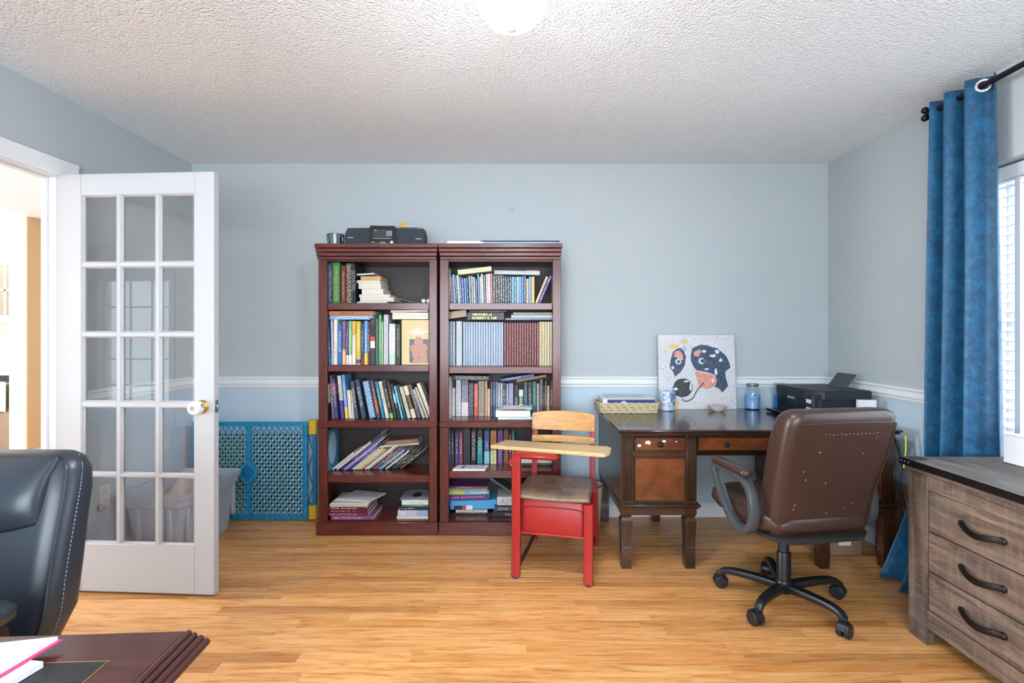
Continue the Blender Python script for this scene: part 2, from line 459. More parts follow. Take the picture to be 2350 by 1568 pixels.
struct('baseboard_left', run_side(BASE, XL, 1, DY1+0.125, YB-0.015), MT['trim_white'], 'white baseboard beside the door')

# ---------------------------------------------------------------- doorway casing
CAS = [(0,0),(.012,0),(.017,.010),(.021,.060),(.022,.078),(.014,.084),(0,.084)]
mb = MB()
mb.prism([(XL + d, DY1 + w + 0.008) for d, w in CAS], 2.118, None, 'z', 0.0)
mb.prism([(XL + d, DY0 - w) for d, w in CAS], 2.118, None, 'z', 0.0)
mb.prism([(XL + d, 2.038 + w) for d, w in CAS], (DY1+0.092)-(DY0-0.084), None, 'y', DY0-0.084)
struct('trim_4', mb, MT['trim_white'], 'white casing around the doorway')
mb = MB()
mb.box((XL-WLT-0.004, DY1-0.014, 0), (XL+0.002, DY1+0.006, 2.05), 0.002); mb.box((XL-WLT-0.004, DY0-0.004, 0), (XL+0.002, DY0+0.016, 2.05), 0.002)
mb.box((XL-WLT-0.004, DY0+0.016, 2.03), (XL+0.002, DY1-0.014, 2.05), 0.002)
mb.box((XL-WLT+0.012, DY1-0.026, 0), (XL-0.036, DY1-0.014, 2.03), 0.002); mb.box((XL-WLT+0.012, DY0+0.028, 2.018), (XL-0.036, DY1-0.026, 2.03), 0.002)
struct('trim_5', mb, MT['trim_white'], 'white door jamb with stop')

# ---------------------------------------------------------------- french door
DA = math.atan2(-0.047, 0.798)
door = tag(link('door_1', None, None, (XL+0.003, 2.446, 0), (0,0,DA)), 'open white french door with fifteen panes', None, None, 'structure')
DW, DT, DZ0, DZ1 = 0.80, 0.035, 0.013, 2.042
COLS = [(.137,.300),(.333,.497),(.530,.692)]
ROWS = [(1.619,1.932),(1.278,1.583),(.940,1.244),(.592,.902),(.254,.564)]
BD = 0.010
def dpart(name, lo, hi, mat=MT['white_paint'], b=0.0015): return MB().box(lo, hi, b).build(name, mat, door)
dpart('stile', (0,0,DZ0), (COLS[0][0]-BD, DT, DZ1)); dpart('stile', (COLS[2][1]+BD,0,DZ0), (DW, DT, DZ1))
dpart('rail', (COLS[0][0]-BD,0,ROWS[0][1]+BD), (COLS[2][1]+BD, DT, DZ1)); dpart('rail', (COLS[0][0]-BD,0,DZ0), (COLS[2][1]+BD, DT, ROWS[4][0]-BD))
for i in range(2): dpart('muntin', (COLS[i][1]+BD, 0.001, ROWS[4][0]-BD), (COLS[i+1][0]-BD, DT-0.001, ROWS[0][1]+BD))
for j in range(4):
    for i in range(3): dpart('muntin', (COLS[i][0]-BD, 0.001, ROWS[j+1][1]+BD), (COLS[i][1]+BD, DT-0.001, ROWS[j][0]-BD))
for (x0, x1) in COLS:
    for (z0, z1) in ROWS:
        m = MB()
        for (yo, ym, yi) in ((0.0012, 0.006, 0.0155), (DT-0.0012, DT-0.006, DT-0.0155)):
            def ring(e, yy): return [(x0-e,yy,z0-e),(x1+e,yy,z0-e),(x1+e,yy,z1+e),(x0-e,yy,z1+e)]
            m.loft([ring(BD, yo), ring(BD*0.72, yo), ring(BD*0.55, ym), ring(BD*0.2, ym+(yi-ym)*0.5), ring(0, yi), ring(BD, yi)], None, False)
        bead = m.build('glazing_bead', MT['white_paint'], door)
        MB().box((x0-0.003, 0.016, z0-0.003), (x1+0.003, 0.019, z1+0.003)).build('pane', MT['door_glass'], door)
kx, kz = 0.742, 0.915
Mk = Matrix.Translation((kx, 0, kz)) @ Matrix.Rotation(R(90), 4, 'X')
rose = MB().lathe([(0.032,0.0),(0.033,0.004),(0.029,0.010),(0.018,0.014),(0.014,0.022),(0.016,0.030)], 28, (0,0,0), Mk).build('knob_rose', MT['brass'], door)
MT['knob_white'] = plain('knob_cover_white', 'e9eaee', 0.3, var=0.02)
kn = MB().lathe([(0.022,0.022),(0.030,0.027),(0.0335,0.038),(0.0335,0.052),(0.029,0.064),(0.018,0.070),(0.012,0.071),(0.011,0.066),(0.0,0.066)], 28, (0,0,0), Mk, False).build('knob', MT['knob_white'], door)
MB().lathe([(0.0105,0.0665),(0.0105,0.0695),(0.0,0.0695)], 16, (0,0,0), Mk, False).build('knob_keyway', plain('keyway_grey', 'a9a2a0', 0.4, 0.5), kn)
for ang in (20, 160):
    Mh = Mk @ Matrix.Rotation(R(ang), 4, 'Z') @ Matrix.Translation((0.0335, 0, 0.045)) @ Matrix.Rotation(R(90), 4, 'Y')
    MB().lathe([(0.010,-0.001),(0.010,0.0012),(0.0,0.0012)], 16, (0,0,0), Mh, False).build('grip_window', plain('grip_grey', '9c9a98', 0.4, 0.4), kn)
pl = MB().box((DW-0.0005, 0.006, kz-0.03), (DW+0.0015, 0.029, kz+0.03), 0.0006).build('latch_plate', MT['chrome'], door)
MB().box((DW+0.0015, 0.011, kz-0.009), (DW+0.011, 0.024, kz+0.009), 0.003).build('latch_bolt', MT['chrome'], pl)

# ---------------------------------------------------------------- ceiling light
LX, LY = -0.017, 1.60
lamp = thing('ceiling_light', 'lit white glass bowl ceiling light with brushed metal rim', 'ceiling light', (LX, LY, ZC))
MT['nickel'] = plain('brushed_nickel', 'b9bdc2', 0.28, 0.9, var=0.05)
MB().lathe([(0.150,0.0),(0.153,-0.014),(0.148,-0.030),(0.141,-0.038),(0.138,-0.050),(0.130,-0.056),(0.122,-0.046)], 48).build('rim', MT['nickel'], lamp)
t = NT('lit_glass'); t.col((1,1,1)); g_ = t.n('ShaderNodeNewGeometry'); s_z = t.n('ShaderNodeSeparateXYZ'); t.l(g_.outputs['Normal'], s_z.inputs[0])   # emission weighted to downward faces so the ceiling nearby stays unsaturated
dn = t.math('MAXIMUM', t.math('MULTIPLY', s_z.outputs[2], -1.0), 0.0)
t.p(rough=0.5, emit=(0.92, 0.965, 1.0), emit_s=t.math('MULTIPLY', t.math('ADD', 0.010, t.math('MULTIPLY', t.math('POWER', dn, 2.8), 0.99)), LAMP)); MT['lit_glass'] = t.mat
gp = [(0.126*math.cos(a)**0.8 if a < 1.55 else 0.0, -0.048-0.150*math.sin(a)) for a in [R(90)*i/14 for i in range(14)]] + [(0.012, -0.1982)]
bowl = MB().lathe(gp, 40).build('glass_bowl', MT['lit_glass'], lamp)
MB().lathe([(0.010,-0.196),(0.016,-0.200),(0.016,-0.205),(0.008,-0.210),(0.0,-0.211)], 16, (0,0,0), None, False).build('finial', plain('finial_pale','e4e6e8',0.5), lamp)

# ---------------------------------------------------------------- window with blinds in the right wall
win = tag(link('window_1', None, None, (XR+0.1, (WY0+WY1)/2, WZ0)), 'white window with horizontal blinds in the right wall', None, None, 'structure')
m = MB(); xi, xo = XR+0.001, XR+WT
m.box((xi, WY1-0.014, WZ0), (xo, WY1, WZ1-0.001), 0.002); m.box((xi, WY0, WZ0), (xo, WY0+0.014, WZ1-0.001), 0.002)
m.build('window_jamb', MT['trim_white'], win, True)
MB().box((XR-0.03, WY0-0.05, WZ0-0.03), (xo, WY1+0.02, WZ0), 0.006).build('window_sill', MT['trim_white'], win, True)
m = MB(); fx = XR+0.155; t5 = 0.045
m.box((fx, WY1-0.014-t5, WZ0), (fx+0.04, WY1-0.014, WZ1), 0.003); m.box((fx, WY0+0.014, WZ0), (fx+0.04, WY0+0.014+t5, WZ1), 0.003)
m.box((fx, WY0+0.059, WZ1-t5), (fx+0.04, WY1-0.059, WZ1), 0.003); m.box((fx, WY0+0.059, WZ0), (fx+0.04, WY1-0.059, WZ0+t5), 0.003)
m.box((fx-0.004, WY0+0.059, 1.29), (fx+0.038, WY1-0.059, 1.34), 0.003); m.box((fx-0.002, 1.53, WZ0+t5), (fx+0.036, 1.60, WZ1-t5), 0.003)
m.build('window_frame', MT['trim_white'], win, True)
for (a, b) in ((WY0+0.059, 1.53), (1.60, WY1-0.059)):
    for (z0, z1) in ((WZ0+t5, 1.29), (1.34, WZ1-t5)):
        MB().box((fx+0.018, a, z0), (fx+0.022, b, z1)).build('pane', MT['glass'], win, True)
        for k in (1, 2): MB().box((fx+0.008, a+(b-a)*k/3-0.009, z0), (fx+0.016, a+(b-a)*k/3+0.009, z1), 0.002).build('muntin', MT['trim_white'], win, True)
        MB().box((fx+0.008, a, (z0+z1)/2-0.009), (fx+0.016, b, (z0+z1)/2+0.009), 0.002).build('muntin', MT['trim_white'], win, True)
MT['slat'] = plain('blind_slat_white', 'eceef2', 0.4, var=0.02)
bx = XR+0.085
MB().box((bx-0.03, WY0+0.03, WZ1-0.075), (bx+0.03, WY1-0.03, WZ1-0.004), 0.006).build('blind_valance', MT['slat'], win, True)
sm = MB().box((-0.025, -(WY1-WY0)/2+0.035, -0.0014), (0.025, (WY1-WY0)/2-0.035, 0.0014), 0.001).mesh('slat', MT['slat'], 0)
nz = 0
z = 1.935
while z > WZ0 + 0.05:
    s_ = link('slat', sm, win, (bx-(XR+0.1), 0, z-WZ0), (0, R(-24), 0)); z -= 0.0435
MB().box((bx-0.026, WY0+0.035, WZ0+0.012), (bx+0.026, WY1-0.035, WZ0+0.030), 0.004).build('bottom_rail', MT['slat'], win, True)
for yy in (WY1-0.16, 1.56, WY0+0.16):
    MB().box((bx-0.027, yy-0.012, WZ0+0.02), (bx-0.0262, yy+0.012, WZ1-0.05)).build('ladder_tape', MT['slat'], win, True)
MB().tube([(bx-0.04, WY1-0.075, WZ1-0.06), (bx-0.042, WY1-0.077, 1.2)], 0.005, 8).build('tilt_wand', MT['trim_white'], win, True)

# ---------------------------------------------------------------- curtain on its rod
RDX, RDZ = 2.06, 2.363
rod = thing('curtain_rod', 'dark metal curtain rod with knotted finial above the window', 'curtain rod', (RDX, 1.5, RDZ))
MT['rod'] = plain('rod_dark', '2a2028', 0.32, 0.7, var=0.1)
MB().tube([(RDX, 2.485, RDZ), (RDX, 0.55, RDZ)], 0.0125, 14).build('pole', MT['rod'], rod, True)
m = MB()
for dx, dz in ((0.019,0.019),(-0.019,0.019),(0.019,-0.019),(-0.019,-0.019)):
    m.blob((RDX+dx, 2.508, RDZ+dz), (0.017,0.017,0.017), 1.0, 12, 8)
m.blob((RDX, 2.50, RDZ), (0.018,0.022,0.018), 1.0, 12, 8)
m.build('finial', MT['rod'], rod, True)
for yy in (2.472, 0.62):
    m = MB().tube([(RDX, yy, RDZ-0.016), (RDX+0.03, yy, RDZ-0.024), (XR-0.004, yy, RDZ-0.024)], 0.006, 8)
    m.box((XR-0.005, yy-0.012, RDZ-0.055), (XR, yy+0.012, RDZ+0.010), 0.001)
    m.build('bracket', MT['brass'] if yy > 2 else MT['rod'], rod, True)
t = NT('blue_velvet'); v = t.coord('Object', (1,1,0.8))
n1 = t.noise(v, 26, 5.0, 0.65, 0.6); n2 = t.noise(v, 110, 3.0)
f = t.math('ADD', t.math('MULTIPLY', n1, 0.7), t.math('MULTIPLY', n2, 0.3))
t.col(t.ramp(f, [(0.34, '033650'), (0.5, '044b72'), (0.66, '106489')])); t.bump(n2, 0.25, 0.002)
MT['velvet'] = t.p(rough=0.5, sheen=0.15)
cy0, cy1 = 2.462, 2.178
cur = thing('curtain', 'blue velvet grommet curtain panel beside the window', 'curtain', (2.05, 2.32, 0))
def cfn(u, w):
    z = 2.402*(1-w) + 0.012*w
    amp = 0.040 + 0.018*w
    spread = 1.0 + 0.16*w
    yy = 2.32 + (cy0-2.32 + (cy1-cy0)*u)*spread
    ph = u*math.pi*2*2.6 - 0.9
    xx = RDX - 0.002 + amp*math.copysign(abs(math.sin(ph))**0.75, math.sin(ph)) + 0.008*math.sin(3*ph+4*w)*w
    yy += 0.010*math.cos(ph)*w
    if z < 0.62:
        k = (1 - z/0.62)
        xx -= 0.16*k**1.1*(1-0.35*u); yy += 0.09*k*(1-u)
    return (min(xx, XR-0.03), yy, z)
cm = MB().grid(cfn, 84, 60).build('cloth', MT['velvet'], cur, True, smooth=80)
so = cm.modifiers.new('thickness', 'SOLIDIFY'); so.thickness = 0.004; so.offset = 0
MT['grommet'] = plain('grommet_silver', 'd6d8dc', 0.3, 0.7)
def torus(Rm, r, nu=28, nv=10):
    return [[((Rm+r*math.cos(2*math.pi*j/nv))*math.cos(2*math.pi*i/nu), (Rm+r*math.cos(2*math.pi*j/nv))*math.sin(2*math.pi*i/nu), r*0.6*math.sin(2*math.pi*j/nv)) for j in range(nv)] for i in range(nu+1)]
Mg = Matrix.Translation((RDX, 2.214, RDZ)) @ Matrix.Rotation(R(-38), 4, 'Z') @ Matrix.Rotation(R(90), 4, 'X')
MB().loft(torus(0.024, 0.0055), Mg, False).build('grommet', MT['grommet'], cur, True)
# ---------------------------------------------------------------- two cherry bookcases
MT['cherry'] = wood('cherry_laminate', '3a1512', '56221c', '6c3028', (9, 9, 1.2), 0.30, False, 0.15, 2.6, 0.02)
MT['cherry_h'] = wood('cherry_laminate_rail', '3a1512', '5a241e', '70322a', (1.2, 9, 9), 0.28, False, 0.2, 2.6, 0.02)
MT['cherry_back'] = plain('bookcase_back_board', '2a1c1c', 0.5, var=0.1)
BCF, BCB = 3.146, 3.438
def bookcase(label, crown, body, opening, shelves):
    t = thing('bookcase', label, 'bookcase', ((crown[0]+crown[1])/2, (BCF+BCB)/2, 0), 0, 'pair of bookcases')
    W = lambda mb, n, m=MT['cherry']: mb.build(n, m, t, True)
    for a, b in ((body[0], opening[0]), (opening[1], body[1])):
        W(MB().box((a, BCF, 0.08), (b, BCF+0.020, 1.735), 0.002), 'stile')
    W(MB().box((body[0]+0.003, BCF+0.0205, 0.0), (body[0]+0.019, BCB, 1.735)), 'side_panel')
    W(MB().box((body[1]-0.019, BCF+0.0205, 0.0), (body[1]-0.003, BCB, 1.735)), 'side_panel')
    W(MB().box((body[0]+0.019, BCB-0.010, 0.08), (body[1]-0.019, BCB-0.001, 1.735)), 'back_panel', MT['cherry_back'])
    # crown of stepped mouldings
    for k, (z0, z1) in enumerate(((1.728,1.747),(1.749,1.772),(1.774,1.797),(1.799,1.826))):
        e = 0.0035*k
        W(MB().box((crown[0]+0.010-e, BCF-0.012-e*1.7, z0), (crown[1]-0.010+e, BCB, z1), 0.003), 'crown_moulding', MT['cherry_h'])
    x0, x1 = body[0]+0.0195, body[1]-0.0195
    for k, (zt, zb) in enumerate(shelves):
        if k == 2:
            W(MB().box((body[0]-0.003, BCF-0.010, zb), (body[1]+0.003, BCF+0.019, zt-0.002), 0.005), 'waist_rail', MT['cherry_h'])
            W(MB().box((x0, BCF+0.0205, zt-0.02), (x1, BCB-0.0105, zt), 0.001), 'shelf', MT['cherry_h'])
        elif k == 4:
            W(MB().box((crown[0]+0.002, BCF-0.012, 0.0), (crown[1]-0.002, BCF-0.0005, 0.084), 0.004), 'plinth', MT['cherry_h'])
            W(MB().box((x0, BCF+0.0205, zt-0.02), (x1, BCB-0.0105, zt), 0.001), 'shelf', MT['cherry_h'])
        else:
            m = MB().box((opening[0]+0.002, BCF+0.004, zb), (opening[1]-0.002, BCF+0.0203, zt), 0.002)
            m.box((x0, BCF+0.0205, zt-0.02), (x1, BCB-0.0105, zt), 0.001)
            W(m, 'shelf', MT['cherry_h'])
    W(MB().box((x0, BCF+0.0205, 1.72), (x1, BCB-0.0105, 1.7275)), 'top_board')
    return t
ZL = [1.457, 1.067, 0.717, 0.372, 0.082]
ZR = [1.457, 1.056, 0.717, 0.400, 0.082]
bookcase('cherry bookcase next to the blue gate, stereo on top', (-1.262,-0.4955), (-1.248,-0.5035), (-1.193,-0.553), [(z, b) for z, b in zip(ZL, (1.415, 1.026, 0.674, 0.328, 0.0))])
bookcase('cherry bookcase behind the red school desk', (-0.4935,0.281), (-0.4865,0.274), (-0.430,0.222), [(z, b) for z, b in zip(ZR, (1.415, 1.014, 0.674, 0.356, 0.0))])

# ---------------------------------------------------------------- book material, driven by each book's own colours
def attr(t, name):
    a = t.n('ShaderNodeAttribute', attribute_type='OBJECT', attribute_name=name); return a
t = NT('book_cover')
tc = t.n('ShaderNodeTexCoord'); sp = t.n('ShaderNodeSeparateXYZ'); t.l(tc.outputs['Generated'], sp.inputs[0])
u, vv, w = sp.outputs[0], sp.outputs[1], sp.outputs[2]
bz = attr(t, 'band_z'); bs = t.n('ShaderNodeSeparateXYZ'); t.l(bz.outputs['Vector'], bs.inputs[0])
band = t.math('MULTIPLY', t.math('GREATER_THAN', w, bs.outputs[0]), t.math('LESS_THAN', w, bs.outputs[1]))
c = t.mix(band, attr(t, 'tint').outputs['Color'], attr(t, 'band').outputs['Color'])
oi = t.n('ShaderNodeObjectInfo')
off = t.n('ShaderNodeVectorMath', operation='ADD'); sc1 = t.n('ShaderNodeVectorMath', operation='MULTIPLY')
t.l(tc.outputs['Object'], sc1.inputs[0]); sc1.inputs[1].default_value = (230, 1, 120)
t.l(sc1.outputs[0], off.inputs[0])
cx = t.n('ShaderNodeCombineXYZ'); t.l(t.math('MULTIPLY', oi.outputs['Random'], 300.0), cx.inputs[2]); t.l(cx.outputs[0], off.inputs[1])
ns = t.noise(off.outputs[0], 1.0, 2.0)
tz = attr(t, 'title_z'); ts = t.n('ShaderNodeSeparateXYZ'); t.l(tz.outputs['Vector'], ts.inputs[0])
title = t.math('MULTIPLY', t.math('GREATER_THAN', w, ts.outputs[0]), t.math('LESS_THAN', w, ts.outputs[1]))
title = t.math('MULTIPLY', title, t.math('LESS_THAN', t.math('ABSOLUTE', t.math('SUBTRACT', u, 0.5)), ts.outputs[2]))
title = t.math('MULTIPLY', title, t.math('LESS_THAN', vv, 0.02))
title = t.math('MULTIPLY', title, t.math('GREATER_THAN', ns, 0.55))
c = t.mix(t.math('MULTIPLY', title, 0.9), c, attr(t, 'ink').outputs['Color'])
wn = t.noise(tc.outputs['Object'], 40.0, 3.0)
c = t.mix(t.math('MULTIPLY', wn, 0.22), c, t.mix(1.0, c, (0.5,0.5,0.5), 'MULTIPLY'))
t.col(c); MT['book'] = t.p(rough=0.38, spec=0.45)
t = NT('book_pages'); v = t.coord('Object', (900, 3, 3), True)
n = t.noise(v, 1.0, 2.0)
t.col(t.mix(n, attr(t, 'edge').outputs['Color'], t.mix(1.0, attr(t, 'edge').outputs['Color'], (0.72,0.70,0.66), 'MULTIPLY'))); MT['pages'] = t.p(rough=0.8)
for nm in ('book_cover', 'book_pages'): bpy.data.materials[nm].use_fake_user = True

ORD = ['first','second','third','fourth','fifth','sixth','seventh','eighth','ninth','tenth','eleventh','twelfth','thirteenth','fourteenth','fifteenth','sixteenth','seventeenth','eighteenth','nineteenth','twentieth','twenty-first','twenty-second','twenty-third','twenty-fourth','twenty-fifth','twenty-sixth','twenty-seventh','twenty-eighth','twenty-ninth','thirtieth','thirty-first','thirty-second','thirty-third','thirty-fourth','thirty-fifth','thirty-sixth','thirty-seventh','thirty-eighth','thirty-ninth','fortieth','forty-first','forty-second']
SHELF = {'L1':'top shelf, left bookcase','L2':'second shelf, left bookcase','L3':'third shelf, left bookcase','L4':'fourth shelf, left bookcase','L5':'bottom shelf, left bookcase',
         'R1':'top shelf, right bookcase','R2':'second shelf, right bookcase','R3':'third shelf, right bookcase','R4':'fourth shelf, right bookcase','R5':'bottom shelf, right bookcase'}

def hue(h):
    r, g, b = [int(h[i:i+2], 16) for i in (0, 2, 4)]
    mx, mn = max(r,g,b), min(r,g,b); sat = (mx-mn)/max(mx,1)
    if sat < 0.16 or mx < 60:
        return 'white' if mn > 195 else 'pale grey' if mx > 150 else 'grey' if mx > 90 else 'dark grey' if mx > 60 else 'black'
    if r == mx: hh = ((g-b)/(mx-mn)) % 6
    elif g == mx: hh = (b-r)/(mx-mn) + 2
    else: hh = (r-g)/(mx-mn) + 4
    hh *= 60
    tone = 'dark ' if mx < 110 else ('pale ' if sat < 0.33 else '')
    if hh < 14 or hh > 340: n = 'red' if sat > 0.45 else 'pink brown'
    elif hh < 42: n = 'brown' if mx < 165 else ('orange' if sat > 0.6 else 'tan')
    elif hh < 68: n = 'olive' if mx < 130 else ('yellow' if sat > 0.5 else 'cream')
    elif hh < 165: n = 'green'
    elif hh < 200: n = 'teal'
    elif hh < 245: n = 'blue'
    elif hh < 300: n = 'purple'
    else: n = 'plum'
    return tone + n

def book(X, Z, Yf, ang, th, L, depth, tint, ink='e8e4da', band=None, bz=(0,0), tz=(0.3,0.82), tw=0.28, out=False, hard=False, rz=0.0, rest=True, edge='e4dfd2', label='', group=None, name='book', lift=0.0):
    """upright by default: thickness on x, length on z, spine towards the room (out: fore-edge towards the room)"""
    h = th/2; c = min(0.0022 if hard else 0.0009, h*0.4); r = min(0.0025, h*0.5); o = 0.003 if hard else 0.0004
    prof = [(-h,depth),(-h,r),(-h+r*0.6,0.0),(h-r*0.6,0.0),(h,r),(h,depth),(h-c,depth),(h-c,c),(-h+c,c),(-h+c,depth)]
    lo, hi = (-h+c, c, o), (h-c, depth-o, L-o)
    if out:
        prof = [(x, depth-y) for x, y in prof]; lo, hi = (-h+c, o, o), (h-c, depth-c, L-o)
    me = MB().prism(prof, L).mesh(name, MT['book'], 30)
    z = Z + (abs(math.sin(ang))*h if rest else 0) + lift + 0.0008
    b = link(name, me, None, (X, Yf, z), (0, ang, rz))
    b['tint'] = lin(tint); b['ink'] = lin(ink); b['band'] = lin(band or tint); b['band_z'] = (bz[0], bz[1], 0.0)
    b['title_z'] = (tz[0], tz[1], tw); b['edge'] = lin(edge)
    pg = MB().box(lo, hi).build('page_block', MT['pages'], b, smooth=0); pg['edge'] = lin(edge)
    tag(b, label, 'book', group)
    return b

CW = 2350/260.0
def cpx(side, x): return (740 if side == 'L' else 1020) + x/CW
def row(key, zs, s, ybase, y0, items, depth=0.15, hard=False):
    """upright / leaning books: (x0, x1, ytop, lean, tint, ink, [opts]) in crop pixels"""
    side = key[0]; n = 0; out = []
    for it in items:
        x0, x1, yt, ln, tint = it[:5]; ink = it[5] if len(it) > 5 else 'e8e4da'; op = dict(it[6]) if len(it) > 6 else {}
        so = op.pop('s', s); d = op.pop('depth', depth); desc = op.pop('desc', None)
        Yf = F_PX/so
        d = min(d, BCB-0.012-Yf)
        X0, X1 = (cpx(side, x0)-PPX)/so, (cpx(side, x1)-PPX)/so
        hgt = (ybase-yt)/CW/so; dx = ln/CW/so
        a = math.atan2(dx, hgt); L = math.hypot(dx, hgt)
        th = (X1-X0)*math.cos(a)*(0.965 if abs(a) < 0.02 else 0.86)
        if desc is None:
            thick = 'thick' if th > 0.031 else ('thin' if th < 0.012 else '')
            desc = (thick + ' ' + hue(tint) + ' ' + op.pop('noun', 'book')).strip()
        lab = '%s, %s upright from the left, %s' % (desc, ORD[n], SHELF[key])
        out.append(book((X0+X1)/2, zs, Yf, a, th, L, d, tint, ink, label=lab, group='books standing on the ' + SHELF[key], hard=op.pop('hard', hard), **op)); n += 1
    return out
def pile(key, zs, s, y0, items, depth=0.2, where='stack', tilt=0.0, start=None, group=None):
    """lying books from the bottom up: (x0, x1, thickness, tint, ink, opts); returns the top z"""
    side = key[0]; z = zs if start is None else start; n = 0; N = len(items)
    for it in items:
        x0, x1, t, tint = it[:4]; ink = it[4] if len(it) > 4 else 'e8e4da'; op = dict(it[5]) if len(it) > 5 else {}
        so = op.pop('s', s); d = min(op.pop('depth', depth), BCB-0.012-F_PX/so)
        X0, X1 = (cpx(side, x0)-PPX)/so, (cpx(side, x1)-PPX)/so
        th = t/CW/so; a = R(90) - op.pop('tilt', 0.0)
        desc = op.pop('desc', None) or (hue(tint) + ' ' + op.pop('noun', 'book'))
        pos = 'only one' if N == 1 else ('lowest' if n == 0 else ('topmost' if n == N-1 else ORD[n] + ' from the bottom'))
        lab = '%s, %s in the %s, %s' % (desc, pos, where, SHELF[key]) if N > 1 else '%s lying %s, %s' % (desc, where, SHELF[key])
        lift = op.pop('lift', 0.0)
        book(X0, z+th/2+lift, F_PX/so, a, th*0.97, X1-X0, d, tint, ink, label=lab, rest=False, group=group or ('books lying on the ' + SHELF[key]), **op)
        z += th + lift; n += 1
    return z
def ztop(s, ycrop, y0): return CAM_Z - (y0 + ycrop/CW - PPY)/s

# --- left bookcase, top shelf
GOLD = 'c9a85a'
row('L1', ZL[0], 361, 942, 590, [
 (105,183,105,0,'26374f','b8c6d4',{'tz':(0.03,0.95),'tw':0.45,'hard':True}), (187,205,100,0,'33506b'),
 (211,362,98,0,'2f7a3c',GOLD,{'tz':(0.05,0.92),'tw':0.30,'hard':True,'desc':'thick green book with gold tooling'}),
 (382,482,165,0,'6e1f24',GOLD,{'tz':(0.1,0.9),'tw':0.2,'hard':True}),
 (487,611,112,0,'2a2622','d8c9a0',{'tz':(0.02,0.97),'tw':0.42,'hard':True,'desc':'thick black book with cream ornament'}),
 (614,640,112,0,'2b3a58'), (645,682,118,0,'15181d')], 0.17)
zt = pile('L1', ZL[0], 357, 590, [
 (700,1340,36,'d8d8da','808080',{'out':True}), (775,1480,36,'8d9096','404040',{'out':True,'noun':'magazine'}), (780,1480,55,'dfe0e2','808080',{'out':True,'noun':'magazine'}),
 (760,1400,62,'d6d7da','808080',{'out':True,'noun':'magazine'}), (815,1262,115,'e2e3e6','b0b0b0',{'out':True,'desc':'thick white paperback','depth':0.19}),
 (748,1212,122,'dcdad4','a0a0a0',{'out':True,'desc':'thick cream paperback','depth':0.19}), (692,1195,56,'e4e5ea','a0a0a0',{'out':True,'depth':0.2}),
 (792,1205,86,'c9a062','7a5a30',{'depth':0.19,'edge':'cbb07c'}), (640,1075,30,'e6e7ea','a0a0a0',{'out':True,'tilt':0.06,'lift':0.004})], 0.2, 'pale stack')
# --- left bookcase, second shelf
r2 = row('L2', ZL[1], 362, 1232, 700, [
 (130,182,225,-72,'3f6fa8'), (186,226,312,-18,'c9c4c2','8a8484',{'tz':(0.02,0.98),'tw':0.3}), (230,308,292,0,'dcd8d4','9098b0',{'tz':(0.15,0.5)}),
 (312,400,385,0,'2f6aa3','f0f0f0'), (408,482,330,0,'7d6488','2a2030',{'band':'e8b890','bz':(0,0.35),'tw':0.42}), (490,534,335,0,'55427f','e0d8e8',{'band':'e9ddd0','bz':(0,0.22)}),
 (540,608,325,0,'86b57c','e8f0e0',{'band':'ece8e0','bz':(0,0.22)}), (614,688,330,0,'e8e0cf','a8702c',{'band':'d9b64a','bz':(0.68,1.1)}),
 (697,790,335,0,'d2b62c','f4efd0',{'band':'3d4f9a','bz':(0.03,0.12)}), (797,860,380,0,'1c3f74','c8d4e4',{'band':'8d2233','bz':(0,0.14)}),
 (865,938,325,0,'6e97cc','f0f4fa',{'band':'e6c33a','bz':(0,0.26)}), (945,982,340,0,'5b4038'),
 (986,1096,272,0,'2e353c','2e353c',{'desc':'thick dark labelled binder','tw':0.0,'hard':True}), (1100,1160,282,0,'4a5f55','4a5f55',{'tw':0.0}),
 (1168,1222,205,0,'4fae62','d8f0d8'), (1226,1252,335,0,'b8c9b0'), (1268,1362,195,0,'c5c2cc','7a7888',{'tz':(0.02,0.98),'tw':0.22,'desc':'tall pale spiral-bound book'}),
 (1380,1508,385,0,'bcd4c6','4a5a50',{'band':'dfeee8','bz':(0.3,0.88),'tw':0.15}), (1516,1622,395,0,'26211f','c8b890',{'tz':(0.2,0.9),'tw':0.2}) ], 0.2)
bn = r2[12]; th = bn.data.vertices[3].co.x*2; BL = 0.29
MT['label_red'] = plain('label_red', 'c8404a', 0.5); MT['label_white'] = plain('label_white', 'e8e8ec', 0.5); MT['label_black'] = plain('label_black', '1a1c22', 0.5)
MB().box((-0.014,-0.0006,0.150),(0.014,-0.0001,0.178)).build('red_label', MT['label_red'], bn)
MB().box((-0.014,-0.0006,0.105),(0.014,-0.0001,0.1495)).build('white_label', MT['label_white'], bn)
MB().box((-0.013,-0.0006,0.1785),(0.013,-0.0001,0.25)).build('black_label', MT['label_black'], bn)
z0 = ztop(362, 312, 700)
pile('L2', 0, 362, 700, [(150,1040,92,'7fa4cc','e4ecf4',{'tz':(0.15,0.9),'tw':0.35,'desc':'pale blue paperback'}), (135,1055,92,'b5682c','3a2412',{'tz':(0.22,0.55),'tw':0.3,'desc':'orange brown paperback'})], 0.2, 'pair above the upright books', start=z0)
z0 = ztop(362, 300, 700)
pile('L2', 0, 362, 700, [(1448,2195,44,'ddd8c8','a0a0a0',{'out':True,'noun':'magazine'}), (1445,2200,42,'d8d4c4','a0a0a0',{'out':True,'noun':'magazine'}), (1452,2200,52,'d0d0c8','909090',{'out':True,'noun':'magazine'}), (1415,2190,46,'c8cad0','909090',{'out':True,'noun':'magazine','tilt':0.02})], 0.2, 'magazine pile', start=z0)
